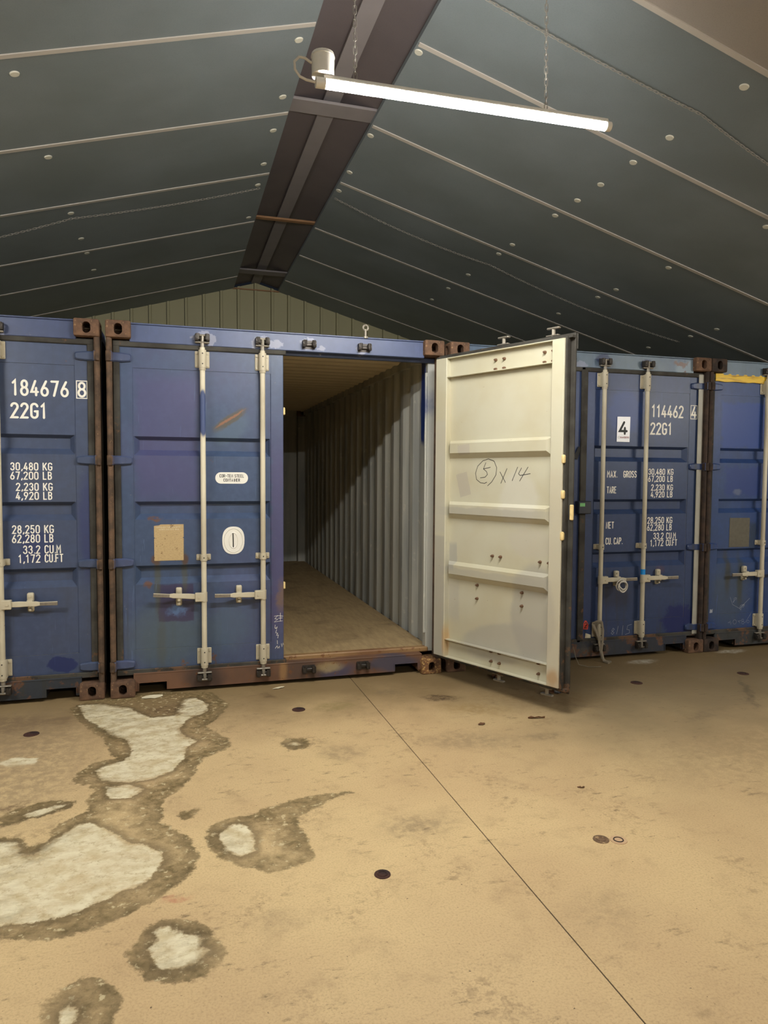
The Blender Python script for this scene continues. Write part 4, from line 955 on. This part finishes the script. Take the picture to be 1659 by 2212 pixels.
letter(RC, [[(1.55, 0.255), (1.535, 0.235), (1.56, 0.215), (1.545, 0.20), (1.53, 0.212), (1.562, 0.245), (1.55, 0.255)], [(1.585, 0.20), (1.60, 0.27)], [(1.64, 0.19), (1.648, 0.272)], [(1.735, 0.278), (1.695, 0.27), (1.686, 0.235), (1.712, 0.232), (1.715, 0.205), (1.672, 0.192)]], 0.003, YF, M_['chalk'], 'chalk_marks')
# the taped container at the right edge
plate(LD, [(0.298, 0.925), (0.518, 0.925), (0.520, 1.188), (0.298, 1.190)], YP, 0.003, M_['plate_dark'], 'data_plate')
m = MB(); n_ = 22; cols = []
for k in range(n_+1):
    xx = 0.079-PX+k*0.0258; a = 0.0025*math.sin(k*1.9); b = 0.003*math.sin(k*0.8+1)
    cols.append([m.v(xx, YF-PY+0.001, 2.402+b), m.v(xx, 0.047-PY+a, 2.400+b), m.v(xx, 0.043-PY-a, 2.424), m.v(xx, 0.045-PY+a*0.5, 2.440), m.v(xx, 0.047-PY+a, 2.470-abs(b)), m.v(xx, YF-PY+0.001, 2.472)])
for A, B in zip(cols, cols[1:]):
    for j in range(6): m.face([A[j], B[j], B[(j+1) % 6], A[(j+1) % 6]])
m.face(cols[0]); m.face(cols[-1][::-1])
obj('tape', m, M_['yellow'], LD)
sq = lambda x, z, s, f: [(x+s*math.cos(t*f)*(0.6+0.4*math.sin(t*1.7)), z+s*0.7*math.sin(t*f*1.3)) for t in [0.25*k for k in range(22)]]
letter(LD, [sq(0.38, 0.44, 0.03, 1.0), sq(0.46, 0.37, 0.035, 1.4), [(0.33, 0.47), (0.36, 0.40), (0.44, 0.36), (0.55, 0.45)]], 0.0022, YP, M_['chalk'], 'chalk_marks')
letter(LD, [[(0.34, 0.25), (0.31, 0.235), (0.345, 0.235), (0.34, 0.215)], arc(0.385, 0.24, 0.02, 0.02, 0, 350, 12), [(0.42, 0.25), (0.445, 0.225), (0.43, 0.245), (0.455, 0.25)], arc(0.475, 0.25, 0.012, 0.012, 0, 350, 8), arc(0.478, 0.228, 0.014, 0.012, 0, 350, 8), [(0.50, 0.225), (0.565, 0.31)], arc(0.535, 0.235, 0.014, 0.014, 0, 350, 8)], 0.0022, YF, M_['chalk'], 'chalk_marks')
plate(LD, [(0.105, 0.335), (0.135, 0.338), (0.138, 0.372), (0.125, 0.364), (0.108, 0.372)], YF, 0.001, M_['chalk'], 'sticker')

# pale seal strip beside the hinges of the lettered container behind the door
obj('seal_strip', MB().box((-D(0.036), 0.046-PY, 0.16), (-D(-0.016), 0.0545-PY, 2.45), 0.004), M_['gasket_light'], RC)

# ------------------------------------------------------------------ tube lights
def emit_mat():
    m = bpy.data.materials.new('lit_tube'); m.use_nodes = True; t = m.node_tree
    t.nodes.remove(t.nodes['Principled BSDF']); e = t.nodes.new('ShaderNodeEmission')
    e.inputs[0].default_value = (1.0, 0.975, 0.92, 1); e.inputs[1].default_value = LAMP_L
    t.links.new(e.outputs[0], t.nodes['Material Output'].inputs[0]); return m
M_['lit'] = emit_mat()
def link_mesh():
    m = MB(); P = []
    for k in range(12):
        a = 2*math.pi*k/12; P.append((0.0085*math.cos(a), 0, 0.0085*math.sin(a)*1.0 + (0.011 if math.sin(a) > 0 else -0.011 if math.sin(a) < 0 else 0)))
    return P
def chain_mesh(path, sag=0.0, pitch=0.028, wire=0.0019, k=0.85):
    """real links along a polyline; path is a list of points, each span hangs by sag"""
    pts = []
    for a, b in zip(path, path[1:]):
        a, b = Vector(a), Vector(b); n = max(2, int((b-a).length/0.05))
        for i in range(n):
            t = i/n; q = a.lerp(b, t); q.z -= sag*4*t*(1-t)*(b-a).length; pts.append(q)
    pts.append(Vector(path[-1]))
    m = MB(); acc = 0.0; i = 0; turn = 0
    L = [(q-p).length for p, q in zip(pts, pts[1:])]; total = sum(L); d = pitch/2
    ring = link_mesh()
    while d < total:
        s = d; j = 0
        while j < len(L)-1 and s > L[j]: s -= L[j]; j += 1
        q = pts[j].lerp(pts[j+1], min(1, s/L[j])); dirv = (pts[j+1]-pts[j]).normalized()
        e1 = dirv.cross(Vector((0.3, 0.9, 0.1))).normalized(); e2 = dirv.cross(e1)
        if turn % 2: e1, e2 = e2, -e1
        m.tube([q + e1*px*k + dirv*pz for px, _, pz in ring], wire, 5, True)
        d += pitch; turn += 1
    return m
def tube_light(label, loc, tilt=0.0):
    L = 1.404; r = empty('tube_light', loc); r.rotation_euler = (0, tilt, 0); tag(r, label, 'light', 'tube lights hung under the ridge')
    P = [(0.021*math.cos(math.radians(a)), 0.021*math.sin(math.radians(a))) for a in range(148, 393, 15)]
    m = MB(); m.prism(P, 0, 0.012, L-0.012); obj('diffuser', m, M_['lit'], r)
    m = MB(); m.prism([(-0.0175, 0.011), (0.0175, 0.011), (0.0175, 0.016), (0.012, 0.032), (-0.012, 0.032), (-0.0175, 0.016)], 0, 0.004, L-0.004); obj('housing', m, M_['plastic'], r)
    for a, b in ((-0.030, 0.012), (L-0.012, L+0.014)):
        m = MB().cyl((a, 0, 0), (b, 0, 0), 0.0225, 16); obj('end_cap', m, M_['plastic'], r)
    m = MB().cyl((0.005, 0.01, 0.034), (0.005, 0.01, 0.112), 0.049, 24).cyl((0.005, 0.01, 0.112), (0.005, 0.01, 0.126), 0.052, 24, 0.048)
    jb = obj('junction_box', m, M_['plastic'], r)
    m = MB().tube([(-0.044+0.0, 0.01, 0.082), (-0.075, 0.005, 0.096), (-0.100, 0, 0.094), (-0.120, 0, 0.072), (-0.118, 0, 0.040), (-0.098, 0, 0.014), (-0.070, 0, 0.004), (-0.028, 0, 0.0)], 0.0055, 8); obj('cable', m, M_['cable'], r)
    for x in (0.145, 1.07):
        top = zroof(loc[0]+x)-loc[2]-0.004-x*math.tan(-tilt)
        obj('chain', chain_mesh([(x, 0, 0.034), (x, 0, top)]), M_['galv'], r)
    return r
lamp = tube_light('lit white tube light hanging on two chains below the ridge', (1.065, -2.05, 3.232), -0.0135)
# the same fittings go on across the shed, outside the picture
tube_light('lit white tube light under the left roof slope, out of view', (-2.95, -2.4, 3.0))
tube_light('lit white tube light under the right roof slope, out of view', (6.30, -3.6, 2.70))
tube_light('added unseen fill tube light behind the camera, brightening the foreground floor', (1.065, -8.6, 3.232))  # extra unseen fitting, added only to brighten the foreground floor

# ------------------------------------------------------------------ chains strung under the ceiling
def on_roof(x, y, d=0.022): return (x, y, zroof(x)-d)
for path, sag, lab in (([on_roof(2.06, -1.16), on_roof(3.77, -1.147), on_roof(4.46, -1.03), on_roof(6.2, -0.95)], 0.010, 'thin chain strung under the right ceiling slope beside the tube light'),
                       ([on_roof(2.05, 2.17), on_roof(3.834, 2.233), on_roof(6.365, 2.21)], 0.022, 'thin chain sagging under the right ceiling slope above the open container'),
                       ([on_roof(1.27, 2.118), on_roof(-0.458, 2.106), on_roof(-2.0, 2.40)], 0.012, 'thin chain strung under the left ceiling slope')):
    o = obj('chain', chain_mesh(path, sag), M_['galv']); tag(o, lab, 'chain', 'chains under the ceiling')
    for q in path[1:-1]: pass

# ------------------------------------------------------------------ small things on the floor and on the doors
def plug(x, y, r, mat, label, ring=None):
    root = empty('floor_plug', (x, y, 0)); tag(root, label, 'floor plug', 'round plugs set in the floor')
    m = MB().cyl((0, 0, -0.004), (0, 0, 0.0025), r, 20, r*0.94); obj('disc', m, mat, root)
    m = MB().tube([(r*0.52*math.cos(a), r*0.52*math.sin(a), 0.0025) for a in [2*math.pi*k/20 for k in range(20)]], 0.0028, 6, True); obj('ring', m, ring or mat, root)
pd = rust_mat('dark_plug_rust', (70, 44, 36), (46, 32, 30), (120, 84, 64), 8.0, 0.60)
pp = plain('beige_plug', lin(190, 158, 122), 0.7, 0, 0.2, 60)
plug(1.206, -2.549, 0.034, pd, 'dark rusty round plug in the middle of the front floor')
plug(2.183, -2.552, 0.036, rust_mat('worn_plug', (130, 104, 78), (98, 78, 58), (190, 160, 118), 2.0, 0.56), 'dark worn plug touching a beige plug, right of the floor joint')
plug(2.252, -2.577, 0.038, pp, 'beige ringed plug touching a darker plug, right of the floor joint', M_['darkrust'])
plug(1.213, -0.549, 0.046, pd, 'dark rusty plug in the floor in front of the open doorway')
plug(-0.394, -0.561, 0.046, pd, 'dark rusty plug in the floor in front of the leftmost container')
plug(3.771, -0.625, 0.046, pd, 'dark rusty plug in the floor right of the open door')
plug(4.750, -0.635, 0.046, pd, 'dark rusty plug in the floor near the right edge')

def scrap(name, loc, sx, sy, lift, mat, label, cat, rz=0, seed=1, n=5):
    rnd = random.Random(seed); m = MB(); g = []
    for i in range(n+1):
        row = []
        for j in range(4):
            t = i/n; wdt = math.sin(math.pi*min(1, max(0.06, t*0.94+0.03)))**0.6
            row.append((sx*(t-0.5), sy*(j/3-0.5)*wdt*(0.8+0.4*rnd.random()), 0.003+lift*(abs(j-1.5)/1.5)*rnd.random()+lift*0.5*rnd.random()*t))
        g.append(row)
    T = [[m.v(*q) for q in r] for r in g]; B = [[m.v(q[0], q[1], q[2]-0.0012) for q in r] for r in g]
    for i in range(n):
        for j in range(3): m.face([T[i][j], T[i+1][j], T[i+1][j+1], T[i][j+1]]); m.face([B[i][j], B[i][j+1], B[i+1][j+1], B[i+1][j]])
    for i in range(n):
        m.face([T[i][0], B[i][0], B[i+1][0], T[i+1][0]]); m.face([T[i][3], T[i+1][3], B[i+1][3], B[i][3]])
    m.face([T[0][j] for j in range(4)]+[B[0][j] for j in (3, 2, 1, 0)]); m.face([T[n][j] for j in (3, 2, 1, 0)]+[B[n][j] for j in range(4)])
    o = obj(name, m, mat, None, loc, (0, 0, rz)); tag(o, label, cat, 'litter on the floor'); return o
scrap('dead_leaf', (3.00, -0.68, 0), 0.10, 0.06, 0.03, M_['leaf'], 'curled brown dead leaf under the tip of the open door', 'leaf', 0.5, 3)
scrap('grey_scrap', (3.08, -0.70, 0), 0.10, 0.045, 0.03, M_['foil'], 'crumpled grey scrap under the tip of the open door', 'litter', -0.2, 5)
scrap('dead_leaf', (2.80, -0.22, 0), 0.12, 0.06, 0.04, M_['leaf'], 'dark dead leaf under the middle of the open door', 'leaf', 1.0, 8)
scrap('paper_scrap', (0.275, -0.02, 0), 0.14, 0.07, 0.006, M_['paper'], 'pale paper scrap below the left fork pocket of the open container', 'litter', 0.1, 9)
scrap('paper_scrap', (1.15, -0.05, 0), 0.09, 0.03, 0.005, M_['paper'], 'pale paper scrap below the sill of the open container', 'litter', 0.3, 11)
scrap('dead_leaf', (2.655, -1.125, 0), 0.11, 0.018, 0.014, M_['leaf'], 'brown dead leaf on the floor in front of the open door', 'leaf', -0.2, 13)
scrap('dead_leaf', (2.376, -2.088, 0), 0.035, 0.012, 0.006, M_['leaf'], 'tiny rusty brown leaf on the open floor right of the joint', 'leaf', -0.6, 15)
scrap('dead_leaf', (2.27, -1.13, 0), 0.05, 0.03, 0.006, M_['leaf'], 'small brown leaf beside the floor joint before the doorway', 'leaf', 0.3, 17)
# coil of white cable on the handle of the lettered container
m = MB()
for i, (r, dx, dz) in enumerate(((0.046, 0, 0), (0.040, 0.008, -0.006), (0.034, 0.004, 0.004), (0.042, -0.006, -0.010))):
    m.tube([(dx+r*math.cos(a), -0.012*i+0.006*math.sin(a*2+i), dz+r*1.05*math.sin(a)) for a in [2*math.pi*k/22 for k in range(22)]], 0.0055, 7, True)
cc = obj('cable_coil', m, M_['cable'], None, (2.488+1.557, -0.018, 0.640)); tag(cc, 'coil of white cable hanging on the left handle of the lettered dark blue container', 'cable')
# webbing strap knotted to the lock rod
m = MB()
for pts in ([(1.312, 0.018, 0.320), (1.330, 0.004, 0.275), (1.362, -0.004, 0.195), (1.372, -0.012, 0.110), (1.380, -0.03, 0.030), (1.405, -0.045, 0.006), (1.440, -0.07, 0.004)],
            [(1.392, 0.004, 0.330), (1.400, -0.006, 0.260), (1.394, -0.012, 0.170), (1.380, -0.018, 0.090), (1.384, -0.05, 0.008), (1.400, -0.10, 0.004)], [(1.312, 0.018, 0.320), (1.350, -0.004, 0.340), (1.392, 0.004, 0.330)]):
    P = []
    for a, b in zip(pts, pts[1:]):
        for k in range(3): P.append(Vector(a).lerp(Vector(b), k/3))
    P.append(Vector(pts[-1]))
    m.tube([(q.x, q.y, max(q.z, 0.0036)) for q in P], 0.011, 8, flat=(1, 0.3))
st = obj('strap', m, M_['strap'], None, (2.488, 0, 0)); tag(st, 'grey webbing strap hanging from the lock rod down to the floor', 'strap')
# grass-like wisp of wire behind the door tip
m = MB().tube([(3.56, -0.08, 0.16), (3.57, -0.10, 0.08), (3.59, -0.12, 0.02), (3.66, -0.16, 0.006), (3.76, -0.18, 0.006)], 0.003, 6)
tag(obj('wire', m, M_['strap']), 'thin wire trailing on the floor behind the open door', 'wire')
